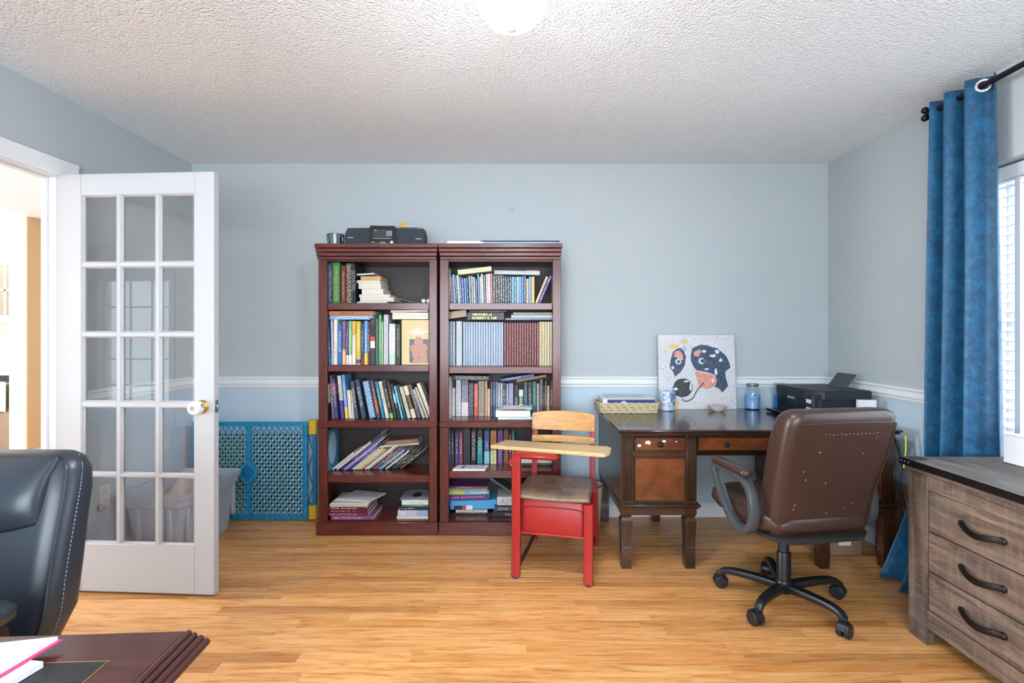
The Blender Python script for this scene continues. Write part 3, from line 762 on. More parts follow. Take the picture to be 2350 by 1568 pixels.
# book facing outwards, sculpture photo on its cover
X0, X1, s_ = (cpx('L',1640)-PPX)/364, (cpx('L',2204)-PPX)/364, 364
Yc = F_PX/364; hh = ztop(364,312,700) - ZL[1]
cb = tag(MB().box((0,0,0),(X1-X0,0.0022,hh),0.001).build('book', plain('tan_cover','cbb888',0.45,var=0.08,scale=30)), 'tan book facing outwards with a clay figure on its cover, second shelf, left bookcase', 'book')
cb.location = (X0, Yc, ZL[1]+0.0008)
MB().box((0.002,0.0024,0.003),(X1-X0-0.003,0.020,hh-0.003)).build('page_block', plain('tan_pages','d9d0b8',0.8), cb)
MB().box((0,0.0204,0),(X1-X0,0.0226,hh),0.001).build('back_cover', plain('tan_cover_back','c3ae7c',0.45), cb)
u_ = (X1-X0)/564.0
def crect(a, b, c_, d): return (u_*(a-1640), -0.0004, hh*(1232-d)/920.0), (u_*(b-1640), -0.0001, hh*(1232-c_)/920.0)
lo, hi = crect(1805,2195,710,1190); MB().box(lo,hi).build('cover_photo', plain('photo_grey','5c6470',0.5,var=0.2,scale=20), cb)
MT['clay'] = plain('clay_figure', 'b58c7e', 0.6, var=0.12, scale=60)
m = MB()
def cov(x, y_): return (u_*(x-1640), -0.001, hh*(1232-y_)/920.0)
for (x, y_, rx, rz_) in ((1995,770,95,120),(1985,930,150,90),(1880,890,60,75),(2120,880,60,75),(1930,1010,75,100),(2090,1040,85,110),(1960,1150,90,60),(2100,1140,80,60)):
    c_ = cov(x, y_); m.blob((c_[0], -0.0005, c_[2]), (u_*rx, 0.0006, hh*rz_/920.0), 1.0, 14, 8)
m.build('cover_figure', MT['clay'], cb)
t = NT('cover_lettering'); v = t.coord('Object', (260,1,300)); n = t.noise(v, 1.0, 2.0)
t.col(t.mix(t.math('GREATER_THAN', n, 0.47), lin('cbb888'), lin('eeeae0'))); MT['lettering'] = t.p(rough=0.5)
for (a, b, c_, d) in ((1905,2080,490,525),(1790,2195,535,572),(1870,2115,580,612)):
    lo, hi = crect(a,b,c_,d); MB().box(lo,hi).build('lettering', MT['lettering'], cb)
# --- left bookcase, third shelf (leaning left)
row('L3', ZL[2], 357, 1008, 845, [
 (118,168,290,-30,'d8d4cc','302c2c',{'band':'15181c','bz':(0,0.46)}), (186,250,112,-48,'6f6a70'), (254,328,190,-72,'51497f','d8d0e8',{'band':'a06a80','bz':(0.62,0.9)}),
 (378,462,120,-82,'d9d2cc','3a3030',{'band':'4b3f97','bz':(0,0.42),'tw':0.4}), (467,538,100,-76,'5f97d0','e4eef8',{'band':'e3c93a','bz':(0,0.26)}),
 (548,620,420,-46,'e4dfd8','c8c0b4',{'out':True}), (623,656,425,-40,'d8b480','e5ddd0',{'band':'e5ddd0','bz':(0,0.55)}),
 (666,748,240,-92,'46505c','f0f0f0'), (802,910,215,-142,'35485c','d8e0e6',{'tw':0.33}), (962,1118,240,-150,'5f8fb4','eaf2f8',{'tz':(0.04,0.97),'tw':0.36,'desc':'thick pale blue patterned book'}),
 (1126,1208,225,-150,'5a3f5e','e8b04a',{'band':'a8503c','bz':(0.18,0.5),'tz':(0.1,0.9)}), (1228,1300,245,-155,'1e7f96','d8e8ec'), (1308,1388,245,-158,'d9d2c6','3a3430',{'tz':(0.4,0.95)}),
 (1400,1474,255,-158,'2c2b2e','e0d8d0',{'band':'7fc35f','bz':(0,0.14)}), (1480,1548,248,-160,'3a2e2c','c08a70'), (1556,1624,300,-160,'1d2733','e0e8ec',{'band':'5fb8d8','bz':(0.45,0.7)}),
 (1632,1676,340,-158,'6fc0dd'), (1684,1750,370,-165,'1f4436','9fd0b8'), (1758,1842,360,-175,'c8c4c0','3a3a3a'), (1852,1956,345,-190,'d6cfae','d8a83a',{'band':'3a2f22','bz':(0.28,0.72)}),
 (1970,2050,315,-205,'5c5652','c8c4c0'), (2066,2142,415,-215,'a9a2b4','4a4458'), (2152,2205,365,-245,'cdb98d'), (2215,2300,290,-275,'dcd8d0','6a6a6a',{'tz':(0.2,0.7)})], 0.13)
# --- left bookcase, fourth shelf (slumped far to the right)
def slump(key, zs, s, x0, ang, items, grp):
    a = R(90-ang); x = (cpx(key[0], x0)-PPX)/s; n = 0
    for it in items:
        th, ln, tint = it[:3]; ink = it[3] if len(it) > 3 else 'e8e4da'; op = dict(it[4]) if len(it) > 4 else {}
        th /= CW*s; L = ln/CW/s
        desc = op.pop('desc', None) or (('thin ' if th < 0.010 else '') + hue(tint) + ' ' + op.pop('noun', 'book'))
        if n == 0: p = x*math.cos(a)
        xb = (p + math.sin(a)**2*th/2)/math.cos(a)      # lowest corner of the slab touches the shelf
        book(xb, zs, F_PX/s + 0.0008*n, a, th*0.95, L, min(op.pop('depth', 0.17), BCB-0.015-F_PX/s-0.0008*n), tint, ink, label='%s, %s of the slumped row, %s' % (desc, ORD[n], SHELF[key]), group=grp, **op)
        nxt = items[n+1][0]/(CW*s) if n+1 < len(items) else 0
        p += (th + nxt)/2; n += 1
slump('L4', ZL[3], 352, 186, 38.5, [
 (42,640,'dcd8d4','9a9088',{'band':'b06a70','bz':(0.88,1.1)}), (58,1190,'d2cecb','4a4648',{'band':'3f3b40','bz':(0.76,1.1)}), (58,1050,'3a2a5e','b8a8d8',{'band':'5a5a70','bz':(0.78,1.1)}), (26,1080,'cfc3e6'), (34,830,'8a6fb5'),
 (44,900,'3a3a6e','e8e8f0',{'band':'3c3c40','bz':(0.8,1.1)}), (40,880,'cfcdc8','6a6460',{'band':'4a423e','bz':(0.8,1.1)}), (24,860,'d8c56a'), (26,700,'e0d2c0'), (24,690,'c9a89a'), (24,670,'a8b878'), (28,690,'b5483a'),
 (32,790,'e4e4dc'), (34,780,'9fc4b8'), (38,720,'3c3230'), (36,720,'b0583c'), (34,700,'3456a0'), (26,670,'4f8fcf'), (22,640,'d8d890'), (40,640,'26262c'), (34,610,'e2dff0'), (40,600,'1c1c22'), (46,560,'2f4a30'), (46,560,'2a2a28'), (60,640,'44443e')], 'slumped books on the fourth shelf')
bb = ztop(352, 600, 970)
book((cpx('L',1140)-PPX)/352, ztop(352,512,970), F_PX/352+0.004, R(90-4.5), 0.014, 0.27, 0.15, 'c9c2bb', '6a6460', rest=False, label='pale magazine lying across the slumped row, fourth shelf, left bookcase', group='books lying across the slumped row')
book((cpx('L',1325)-PPX)/352, ztop(352,436,970), F_PX/352+0.004, R(90-4.5), 0.029, 0.205, 0.16, '8a6560', 'd8a83a', rest=False, tz=(0.08,0.8), label='pink brown book topmost across the slumped row, fourth shelf, left bookcase', group='books lying across the slumped row')
# cover-facing picture book at the end
pb = tag(MB().box((-0.012,0,0),(0.0,0.235,0.268),0.002).build('book', plain('teal_cover','3f86a0',0.4,var=0.25,scale=14)), 'teal picture book standing against the side before the slumped row, fourth shelf, left bookcase', 'book')
pb.location = (-1.2145, 3.178, ZL[3])
m = MB(); m.add([(0.0005, 0.115+0.07*math.cos(2*math.pi*i/28), 0.145+0.105*math.sin(2*math.pi*i/28)) for i in range(28)], [list(range(28))])
m.build('cover_oval', plain('pale_oval','a9c4de',0.4), pb)
# --- left bookcase, bottom shelf
zt = pile('L5', ZL[4], 362, 1095, [(175,1055,82,'8f4a7e','f0e0ee',{'tz':(0.05,0.75),'tw':0.25}), (105,950,66,'6f2546','e8c8d0',{'tz':(0.05,0.75),'tw':0.25}), (115,930,60,'5d1c30','e0c0a0',{'tz':(0.05,0.75),'tw':0.25}), (88,905,60,'6a2430','f0e8e8',{'tz':(0.1,0.75),'tw':0.3}),
   (150,930,30,'cfc8c0','8a8a8a',{'noun':'magazine'}), (140,935,26,'b8b4b0','606060',{'noun':'magazine'}), (165,960,24,'c8c4ba','707070',{'out':True,'noun':'magazine'})], 0.22, 'left pile')
fo = tag(MB().prism([(0,0),(0.235,-0.045),(0.30,0.13),(0.075,0.19)], 0.006).build('folder', plain('manila_folder','b9b294',0.6,var=0.08)), 'tan paper folder on top of the left pile, bottom shelf, left bookcase', 'folder')
fo.location = (-1.175, 3.222, zt+0.002)
MB().prism([(0.002,0.004),(0.232,-0.040),(0.297,0.128),(0.08,0.186)], 0.004, None, 'z', 0.0062).build('sheet', MT['paper'], fo)
zt = pile('L5', ZL[4], 360, 1095, [(1540,2196,56,'e2ddd4','b0a8a0',{'out':True}), (1560,2188,122,'c9c8d8','8a88a0',{'band':'9fb0cc','bz':(0.62,1.1),'desc':'thick lilac grey book'}), (1610,2196,76,'20262c','e8e8e8',{'tz':(0.05,0.5),'tw':0.2}), (1645,2196,36,'3f8290','d0e0e0',{}), (1645,2196,60,'d8e2d4','5a7a8a',{'tw':0.4}), (1640,2196,40,'e0e0e4','a0a0a0',{'out':True})], 0.22, 'right pile')
fl = tag(MB().box((0,0,0),(0.19,0.16,0.003),0.001).build('booklet', plain('booklet_grey','8f919c',0.5,var=0.1)), 'grey booklet with dark emblem on the right pile, bottom shelf, left bookcase', 'booklet')
fl.location = (-0.752, F_PX/360+0.004, zt+0.001); fl.rotation_euler = (R(2), R(-2), 0)
m = MB(); m.add([(0.10+0.03*math.cos(2*math.pi*i/20), 0.075+0.045*math.sin(2*math.pi*i/20), 0.0032) for i in range(20)], [list(range(20))]); m.build('emblem', plain('emblem_dark','262c40',0.5), fl)
# trinkets on the top shelf
MT['ball'] = plain('white_ball', 'dfe3e6', 0.15, var=0.03)
for i, (px_, lab) in enumerate(((972, 'small white glass ball beside the pale book stack, left one'), (983.5, 'small white glass ball beside the pale book stack, right one'))):
    o = tag(MB().blob((0,0,0.0145),(0.0145,0.0145,0.0145),1.0,16,10).build('glass_ball', MT['ball']), lab, 'ball', 'glass balls on the top shelf'); o.location = ((px_-PPX)/360, F_PX/360, ZL[0]+0.0008)
mg = tag(MB().grid(lambda u,v: (0.16*u, 0.10*v, 0.034*(1-u)**1.5+0.002), 10, 2).build('magazine', plain('magazine_grey','a8aab0',0.4,var=0.3,scale=20)), 'open grey magazine sliding off the pale book stack', 'magazine')
mg.location = (-0.765, 3.215, ZL[0]+0.001); mg.modifiers.new('t','SOLIDIFY').thickness = 0.0016
# --- right bookcase, top shelf
R1 = [(65,96,245,0,'dcdcd2'),(98,126,230,0,'6e7470'),(140,166,380,-22,'8a4a58'),(170,188,400,-22,'9a5a66'),(192,238,352,-30,'7fb0de'),(242,278,372,-30,'3c4a50'),(284,330,368,-38,'e4e2e0'),(334,366,395,-32,'6b7fa0'),(370,418,420,-28,'4060a8'),(422,464,430,-26,'6fa8e0'),(468,506,408,-24,'2f4a8a'),
 (516,560,385,-26,'b8b08a'),(564,610,385,-24,'8fb8d0'),(614,652,408,-22,'e0e0e8'),(656,694,445,-18,'4a4a52'),(698,734,345,-20,'7f9fd0'),(738,770,400,-16,'c8d4e8'),(772,820,345,-22,'dce0e4'),(824,862,368,-18,'8a948c'),(868,906,345,-12,'e8d8d4'),(908,958,340,-10,'ece8ea'),(962,1002,330,-8,'c87a88'),
 (1006,1056,350,0,'4a4a46'),(1060,1102,360,0,'3a3e40'),(1106,1156,360,0,'44484a'),(1160,1206,360,0,'4a4f50'),(1210,1248,380,0,'3a4448'),(1252,1300,390,0,'1f3038'),(1304,1346,390,0,'1c4a68'),(1350,1396,390,0,'24404e'),(1400,1440,400,0,'8fc4dc'),(1444,1490,400,0,'2f7a98'),(1494,1544,400,0,'a8c0d8'),(1548,1590,400,0,'7fb0dc'),
 (1594,1640,390,0,'5f84c4'),(1644,1694,380,0,'3a4a6a'),(1698,1746,440,0,'d0c0a8'),(1750,1800,400,0,'88a8d4'),(1804,1868,400,0,'e0b868')]
def dk(h): return sum(int(h[i:i+2],16) for i in (0,2,4)) < 400
row('R1', ZR[0], 361, 948, 590, [(*it, 'e4e8ee' if dk(it[4]) else '5a6a86', {'tz':(0.06,0.94),'tw':0.34,'noun':'spine'}) for it in R1], 0.15)
row_x = lambda x, s: (cpx('R', x)-PPX)/s
bk = [(1905,935,2130,395,'e8c490','7a4a30','slim orange'),(1968,938,2205,385,'5f4fa8','e8e4f4','purple')]
for i, (xb, yb, xt, yt, tint, ink, d) in enumerate(bk):
    dx, dz = (xt-xb)/CW/361, (yb-yt)/CW/361
    book(row_x(xb,361), ZR[0], F_PX/361, math.atan2(dx,dz), 0.0145, math.hypot(dx,dz), 0.14, tint, ink, tz=(0.1,0.9), label='%s book leaning right at the row end, top shelf, right bookcase' % d, group='leaning books on the top shelf')
row('R1', ZR[0], 345, 948, 590, [(2225,2290,350,0,'b8b4a8','8a8478',{'desc':'pale grey book by the stile'})], 0.06)
book(row_x(275,361), ztop(361,322,590), F_PX/361, R(90-6.5), 0.030, 0.215, 0.12, 'd6d6b4', out=True, rest=False, edge='d8d8b4', label='cream paperback lying tilted above the spines, top shelf, right bookcase', group='books lying above the spines')
book(row_x(1025,361), ztop(361,318,590), F_PX/361, R(90+1.0), 0.024, 0.295, 0.14, 'b8bcc4', out=True, rest=False, edge='c4c8d0', label='pale grey hardback lying above the spines, top shelf, right bookcase', group='books lying above the spines', hard=True)
book(row_x(1680,345), ztop(361,304,590)+0.012, F_PX/350, R(90), 0.024, 0.085, 0.10, '9a5444', rest=False, label='small brown red book behind the pale grey hardback, top shelf, right bookcase', group='books lying above the spines')
# --- right bookcase, second shelf: the sets
items = [(70,112,322,0,'a4b6c8'),(118,166,318,0,'9fb4cc'),(171,222,318,0,'a4b0b8'),(240,366,315,0,'b9c4cc','8fa0b8',{'desc':'thick pale grey slipcase'})]
x = 384
for i in range(16): items.append((x, x+48, 330+0.4*i, 0, 'a3b3c9' if i % 3 else 'aebac6', '8098c4', {'tz':(0.02,0.97),'tw':0.26,'desc':'pale blue set volume'})); x += 52.6
x = 1232
for i in range(14): items.append((x, x+49, 345, 0, '6b1d24', 'e8c4a0', {'tz':(0.03,0.97),'tw':0.15,'desc':'dark red set volume'})); x += 52.4
x = 1968
for i in range(5): items.append((x, x+50, 325, 0, 'd3c69c', 'a09468', {'tw':0.12,'desc':'cream set volume'})); x += 54
row('R2', ZR[1], 354, 1236, 700, items, 0.17)
for o in list(bpy.data.objects):
    if 'label' in o and 'set volume' in o['label']: o['label'] = o['label'].replace('upright from the left', 'upright')
gold = plain('gold_print', 'd9c07a', 0.4, 0.3)
def text_on(parent, string, size, mat, M, name='lettering', bold=0.0, width=None):
    cu = bpy.data.curves.new(name, 'FONT'); cu.body = string; cu.size = size; cu.extrude = 0.0001; cu.offset = bold
    to = bpy.data.objects.new(name, cu); COL.objects.link(to)
    bpy.context.view_layer.update()
    me = bpy.data.meshes.new_from_object(to.evaluated_get(bpy.context.evaluated_depsgraph_get()))
    bpy.data.objects.remove(to)
    if width:
        xs = [v.co.x for v in me.vertices]; k = width/(max(xs)-min(xs))
        for v in me.vertices: v.co.x *= k
    me.transform(M); me.materials.clear(); me.materials.append(mat)
    return link(name, me, parent)
z0 = ztop(354, 322, 700)
s_ = 358
lee = book(row_x(475,s_), z0+0.0255, F_PX/s_, R(90), 0.050, (1235-475)/CW/s_, 0.16, '20242c', tw=0.0, rest=False, hard=True, label='dark book with gilt title lying on the pale blue set, second shelf, right bookcase', group='books lying above the sets')
# spine frame: length along local z, thickness along local x (x points down when lying)
Ms = Matrix(((0,-1,0,0),(0,0,-1,-0.0004),(1,0,0,0),(0,0,0,1)))
text_on(lee, 'MEMOIRS of', 0.0215, gold, Matrix.Translation((-0.003,0,0.030)) @ Ms, bold=0.0004, width=0.126)
text_on(lee, 'ROBERT E. LEE', 0.0215, gold, Matrix.Translation((0.019,0,0.030)) @ Ms, bold=0.0004, width=0.157)
MB().box((-0.021,-0.0006,0.208),(0.021,-0.0001,0.230)).build('cover_picture', plain('spine_picture','6a4a3e',0.5,var=0.3,scale=90), lee)
book(row_x(520,s_), z0+0.051+0.0065, F_PX/s_+0.002, R(90), 0.012, 0.235, 0.15, '2f2624', 'b89a7a', rest=False, label='thin dark book on the gilt titled one, second shelf, right bookcase', group='books lying above the sets')
book(row_x(70,s_), z0+0.014, F_PX/s_+0.01, R(90-8), 0.045, 0.118, 0.14, 'b39a78', tw=0.0, rest=False, lift=0.016, label='cardboard coloured box tilted on the blue set, second shelf, right bookcase', group='books lying above the sets')
pile('R2', 0, 356, 700, [(1262,2238,40,'7f88a8','d8dce8',{'tz':(0.05,0.5),'tw':0.2,'out':False}), (1385,2235,72,'c4c9d2','6a7080',{'tz':(0.05,0.6),'tw':0.3}), (1425,2232,50,'a8a484','5a5640',{})], 0.16, 'red set pile', start=z0+0.001, group='books lying above the sets')
# --- right bookcase, third shelf
row('R3', ZR[2], 346, 952, 850, [
 (82,136,85,0,'c4c0be','8a8a8a',{'s':356,'depth':0.2}),(166,220,375,0,'dcd8d0','6a6a6a'),(236,342,185,0,'d4d4dc','5a5a66',{'tz':(0.05,0.9)}),
 (348,498,205,0,'6d6a84','d8d0dc',{'band':'dccdca','bz':(0,0.38),'tw':0.4,'tz':(0.1,0.85)}),(501,608,265,0,'23283a','a8a8b0',{'tz':(0.05,0.95),'tw':0.4,'hard':True}),(613,696,275,0,'d2503f','f0d8c0',{'tz':(0.3,0.95)}),
 (701,832,230,0,'a39a88','2a2a26',{'tz':(0.08,0.95),'tw':0.4}),(840,888,225,0,'d9a27c','8a5a40'),(891,946,390,0,'d8b89c','5a4a40'),(956,996,240,0,'4a5060'),(1001,1061,240,0,'3a4a78','d8dcec'),(1065,1100,240,0,'7a88b0'),
 (1104,1160,262,0,'9aa0a8'),(1165,1206,270,0,'c8ccd0','5a6070'),(1210,1260,265,0,'3f3f6a','e0e0f0'),(1264,1291,280,0,'6a6a80'),(1295,1326,285,0,'c8b0b0'),(1331,1432,275,0,'8f94b8','b8bcd8'),(1446,1532,320,0,'22242a','e8e8e8',{'tz':(0.02,0.6),'tw':0.4}),
 (1540,1636,405,0,'dcdcd0','e8e8e0',{'band':'4f7f3f','bz':(0.45,0.75)}),(1641,1726,245,0,'2f4a58','8fa0a8'),(1731,1816,250,0,'262e34','c8d0d0'),(1821,1906,240,0,'2f6a66','a0c8c0'),(1912,1970,280,0,'b0a8a0','6a6460'),
 (1975,2042,185,0,'6a5a70','d8c8a0'),(2050,2076,330,0,'4a4048'),(2081,2121,230,0,'6a5a50'),(2126,2182,320,0,'c8b890'),(2192,2246,230,0,'7a4a3c')], 0.115)
z0 = ztop(346, 200, 850)
book(row_x(170,352), z0+0.016+0.004, F_PX/352, R(90+1.2), 0.031, 0.235, 0.13, '1c1a1c', 'e8e4e0', tz=(0.08,0.98), tw=0.36, rest=False, label='black book with white lettering lying on the upright row, third shelf, right bookcase', group='books lying above the third row')
book(row_x(1500,352), ztop(352,225,850), F_PX/352, R(90-10), 0.019, 0.195, 0.12, '9a6238', 'c89a68', tw=0.0, rest=False, label='brown book tilted on the upright row, third shelf, right bookcase', group='books lying above the third row')
book(row_x(1170,352), ztop(352,208,850), F_PX/352-0.002, R(90-8.5), 0.020, 0.22, 0.12, '2f5a9f', 'e0e8f4', tz=(0.15,0.6), tw=0.3, rest=False, label='blue book tilted on the upright row, third shelf, right bookcase', group='books lying above the third row')
zt = pile('R3', ZR[2], 362, 850, [(1108,1815,52,'dbe3e8','a0a8b0',{}), (1062,1782,140,'dfe5e8','dfe5e8',{'tw':0.0,'desc':'thick white box book','out':False})], 0.10, 'white stack')
bo = tag(MB().box((0,0,0),(0.19,0.11,0.004),0.001).build('booklet', plain('booklet_white','dfe8ea',0.45,var=0.05)), 'white booklet with red spine on the white stack, third shelf, right bookcase', 'booklet')
bo.location = (row_x(1190,362), F_PX/362+0.003, zt+0.004); bo.rotation_euler = (R(5), R(-1), R(-4))
MB().box((-0.0005,-0.0008,-0.0005),(0.155,0.0,0.0045)).build('spine', plain('booklet_red','a83a44',0.5), bo)
MB().prism([(0.11,0.06),(0.185,0.05),(0.185,0.108),(0.14,0.108)], 0.0004, None, 'z', 0.0041).build('cover_picture', plain('booklet_cyan','9fd0e0',0.5,var=0.2,scale=40), bo)
# --- right bookcase, fourth shelf
row('R4', ZR[3], 346, 862, 970, [
 (82,136,150,0,'2f6f9f','e8f0f4'),(142,196,215,0,'6a4a3c'),(216,291,215,0,'4a4a8f','e0e0f4'),(298,379,215,0,'8a4a56','f0d8d8'),(388,536,150,0,'2a2e38','2a2e38',{'tw':0.0,'hard':True}),
 (547,662,180,0,'191a1e','e0e0e0',{'tz':(0.1,0.95),'hard':True}),(676,792,180,0,'2f8f8c','d8ecea',{'band':'26302e','bz':(0.72,1.1),'hard':True}),(821,932,180,0,'35508f','e8eef8',{'band':'8fc4e0','bz':(0,0.38),'hard':True,'tz':(0.42,0.7)}),
 (951,1082,180,0,'b07a44','3a2a1a',{'band':'d8d8a0','bz':(0,0.4),'hard':True,'tz':(0.05,0.9)}),(1100,1212,180,0,'6a3a80','d0b0e0',{'hard':True,'tz':(0.05,0.5)}),(1221,1332,180,0,'6a4438','e0a070',{'hard':True,'tz':(0.1,0.6)}),(1341,1388,270,0,'8f2f34'),(1396,1452,200,0,'2f6f7a')], 0.115)
lf = tag(MB().prism([(0,0),(0.205,0),(0.222,0.095),(0.022,0.1)], 0.012).build('leaflet', plain('leaflet_white','dcdae4',0.5,var=0.03)), 'white leaflets lying at the shelf edge, fourth shelf, right bookcase', 'leaflet')
lf.location = (row_x(165,366), F_PX/366+0.007, ZR[3]+0.0008)
MB().prism([(0.048,0.012),(0.068,0.012),(0.078,0.088),(0.06,0.088)], 0.0005, None, 'z', 0.0122).build('print', plain('leaflet_violet','7f74a0',0.5), lf)
t = NT('print_lines'); v = t.coord('Object', (3, 330, 1)); sx = t.n('ShaderNodeSeparateXYZ'); t.l(v, sx.inputs[0])
t.col(t.mix(t.math('GREATER_THAN', t.math('SINE', sx.outputs[1]), 0.2), lin('dcdae4'), lin('a8a6b4'))); MT['print_lines'] = t.p(rough=0.6)
MB().prism([(0.075,0.008),(0.19,0.008),(0.205,0.09),(0.088,0.09)], 0.0004, None, 'z', 0.0122).build('print', MT['print_lines'], lf)
pile('R4', ZR[3], 352, 970, [(1560,2232,60,'2a2c30','808080',{}),(1575,2230,38,'dfe4d8','9aa8a8',{'out':True}),(1585,2228,52,'dcd8b8','9a9468',{'out':True}),(1570,2232,48,'d8dcb0','8a9040',{}),(1620,2210,26,'b8c040','5a6020',{})], 0.16, 'red chair pile')
# --- right bookcase, bottom shelf
zt = pile('R5', ZR[4], 352, 1090, [(130,1000,40,'1f1d20','8a8a8a',{}), (235,890,62,'cfcbc4','5a5650',{'tz':(0.1,0.9),'tw':0.4}), (118,1084,190,'4fa4dc','4fa4dc',{'tw':0.0,'desc':'thick light blue binder','hard':True,'tilt':0.02}), (92,920,120,'6a3a7e','f0e4f4',{'tz':(0.05,0.9),'tw':0.12,'tilt':0.03}), (80,925,88,'6fc4cc','f0f8f8',{'tz':(0.5,0.95),'tw':0.35,'band':'b8d868','bz':(0,0.4)}), (95,890,42,'a8a49c','6a6a5a',{}), (88,900,52,'7a3a6e','f0d8e8',{'tz':(0.2,0.7),'tw':0.2})], 0.22, 'left pile')
for o in bpy.data.objects:
    if o.get('label', '').startswith('thick light blue binder'):
        MB().box((0.004,-0.0006,0.025),(0.030,-0.0001,0.080)).build('black_label', MT['label_black'], o)
        MB().box((0.003,-0.0006,0.0805),(0.031,-0.0001,0.104)).build('red_label', MT['label_red'], o)
        MB().box((0.003,-0.0006,0.1045),(0.031,-0.0001,0.145)).build('white_label', MT['label_white'], o)
s_ = 356
z5 = ZR[4]
pale = plain('silver_print', 'c8ccd0', 0.5)
a1 = book(row_x(1005,s_), z5+0.0165, F_PX/s_, R(90), 0.032, 0.24, 0.185, '2a2e34', tw=0.0, rest=False, label='dark atlas lowest in the right pile, bottom shelf, right bookcase', group='books lying on the bottom shelf, right bookcase')
text_on(a1, 'A ROAD ATLAS', 0.022, pale, Matrix.Translation((0.008,0,0.020)) @ Ms, bold=0.0003, width=0.150) if False else text_on(a1, 'ATLAS', 0.022, pale, Matrix.Translation((0.008,0,0.078)) @ Ms, bold=0.0003, width=0.062)
a2 = book(row_x(1040,s_), z5+0.033+0.019, F_PX/s_+0.002, R(90), 0.036, 0.23, 0.185, '3a4048', tw=0.0, rest=False, label='dark grey atlas second in the right pile, bottom shelf, right bookcase', group='books lying on the bottom shelf, right bookcase')
text_on(a2, 'ATLAS', 0.022, pale, Matrix.Translation((0.008,0,0.022)) @ Ms, bold=0.0003, width=0.066)
text_on(a2, 'OF THE', 0.012, pale, Matrix.Translation((0.006,0,0.096)) @ Ms, width=0.036)
book(row_x(1092,s_), z5+0.071+0.027, F_PX/s_+0.003, R(90), 0.050, 0.20, 0.185, 'dcdce0', '3a3c44', tz=(0.05,0.85), tw=0.3, rest=False, label='thick white book on the atlases, bottom shelf, right bookcase', group='books lying on the bottom shelf, right bookcase')
book(row_x(1370,s_)-0.006, z5+0.150, F_PX/s_+0.03, R(-55.5), 0.013, 0.21, 0.15, '6a6c70', 'c8c8c8', rest=False, tw=0.0, label='grey book propped slanting on the white book, bottom shelf, right bookcase', group='books lying on the bottom shelf, right bookcase', lift=0.004)
book(row_x(1130,s_)+0.085, z5+0.188, F_PX/s_+0.04, R(90), 0.028, 0.19, 0.13, '6a2228', 'c8a0a0', rest=False, label='dark red book on top of the right pile, bottom shelf, right bookcase', group='books lying on the bottom shelf, right bookcase')
book(row_x(1480,s_)-0.008, z5+0.127+0.0005, F_PX/s_+0.05, 0.0, 0.018, 0.044, 0.12, 'e0d8c8', '8a5a40', rest=False, label='short cream book standing on the white book, bottom shelf, right bookcase', group='books lying on the bottom shelf, right bookcase')

# ---------------------------------------------------------------- on top of the bookcases
ZT = 1.826
mug = thing('mug', 'black mug with pale blue swirls on the bookcase top', 'mug', ((770-PPX)/352, F_PX/352, ZT))
t = NT('swirl_glaze'); v = t.coord('Object', (22,22,14)); wv = t.n('ShaderNodeTexWave'); t.l(v, wv.inputs[0]); wv.inputs['Scale'].default_value = 0.9; wv.inputs['Distortion'].default_value = 6.0; wv.inputs['Detail'].default_value = 2.0
t.col(t.ramp(wv.outputs[0], [(0.0,'14181c'),(0.45,'1c242c'),(0.55,'8fb8d4'),(0.75,'d4e4f0'),(0.85,'20303c'),(1.0,'14181c')])); MT['swirl'] = t.p(rough=0.15, coat=0.4)
MB().lathe([(0.040,0.0),(0.046,0.004),(0.054,0.055),(0.056,0.083),(0.0545,0.085),(0.052,0.080),(0.044,0.010),(0.0,0.008)], 28).build('cup', MT['swirl'], mug)
MB().tube(smooth_path([(0.050,0.0,0.068),(0.074,0.0,0.066),(0.084,0.0,0.045),(0.072,0.0,0.024),(0.047,0.0,0.018)],5), 0.0055, 8).build('handle', MT['swirl'], mug)
st = thing('stereo', 'dark grey tabletop stereo with docked receiver on the bookcase', 'stereo', ((886-PPX)/355, F_PX/355, ZT))
MT['speaker_cloth'] = plain('speaker_cloth', '2b323a', 0.75, var=0.08, scale=80, bump=0.3, bscale=700)
w = 0.253
prof = [(-w,0.004),(-w-0.003,0.05),(-w+0.004,0.085),(-w+0.018,0.112),(0,0.116),(w-0.006,0.110),(w+0.001,0.082),(w+0.003,0.05),(w,0.004)]
MB().prism(prof, 0.10, None, 'y', -0.04).build('cabinet', MT['speaker_cloth'], st)
MT['gloss_black'] = plain('gloss_black', '15171b', 0.18, var=0.05)
bz = MB().prism([(-0.088,0.006),(-0.094,0.02),(-0.090,0.121),(-0.084,0.126),(0.066,0.124),(0.072,0.118),(0.078,0.02),(0.072,0.006)], 0.012, None, 'y', -0.052).build('dock', MT['gloss_black'], st)
dsp = MB().box((-0.070,-0.058,0.036),(0.056,-0.0521,0.102),0.002).build('receiver', plain('receiver_grey','2a2b30',0.3), st)
MT['button'] = plain('button_light', 'c8ccd2', 0.4)
bm_ = MB()
for i in range(3):
    for j in range(3): bm_.box((0.018+i*0.013,-0.0592,0.060+j*0.011),(0.026+i*0.013,-0.058,0.067+j*0.011),0.001)
for k in range(9): bm_.box((-0.064+k*0.0125,-0.0592,0.041),(-0.055+k*0.0125,-0.058,0.0435))
bm_.box((-0.060,-0.0592,0.093),(-0.044,-0.058,0.0965)); bm_.build('button', MT['button'], dsp)
m = MB(); m.box((-0.082,-0.0526,0.019),(-0.056,-0.052,0.022)); m.box((-0.024,-0.0526,0.018),(0.008,-0.052,0.022)); m.lathe([(0.010,0),(0.010,0.004)],16,(0,0,0),Matrix.Translation((0.050,-0.052,0.019)) @ Matrix.Rotation(R(90),4,'X')); m.build('control', MT['button'], bz)
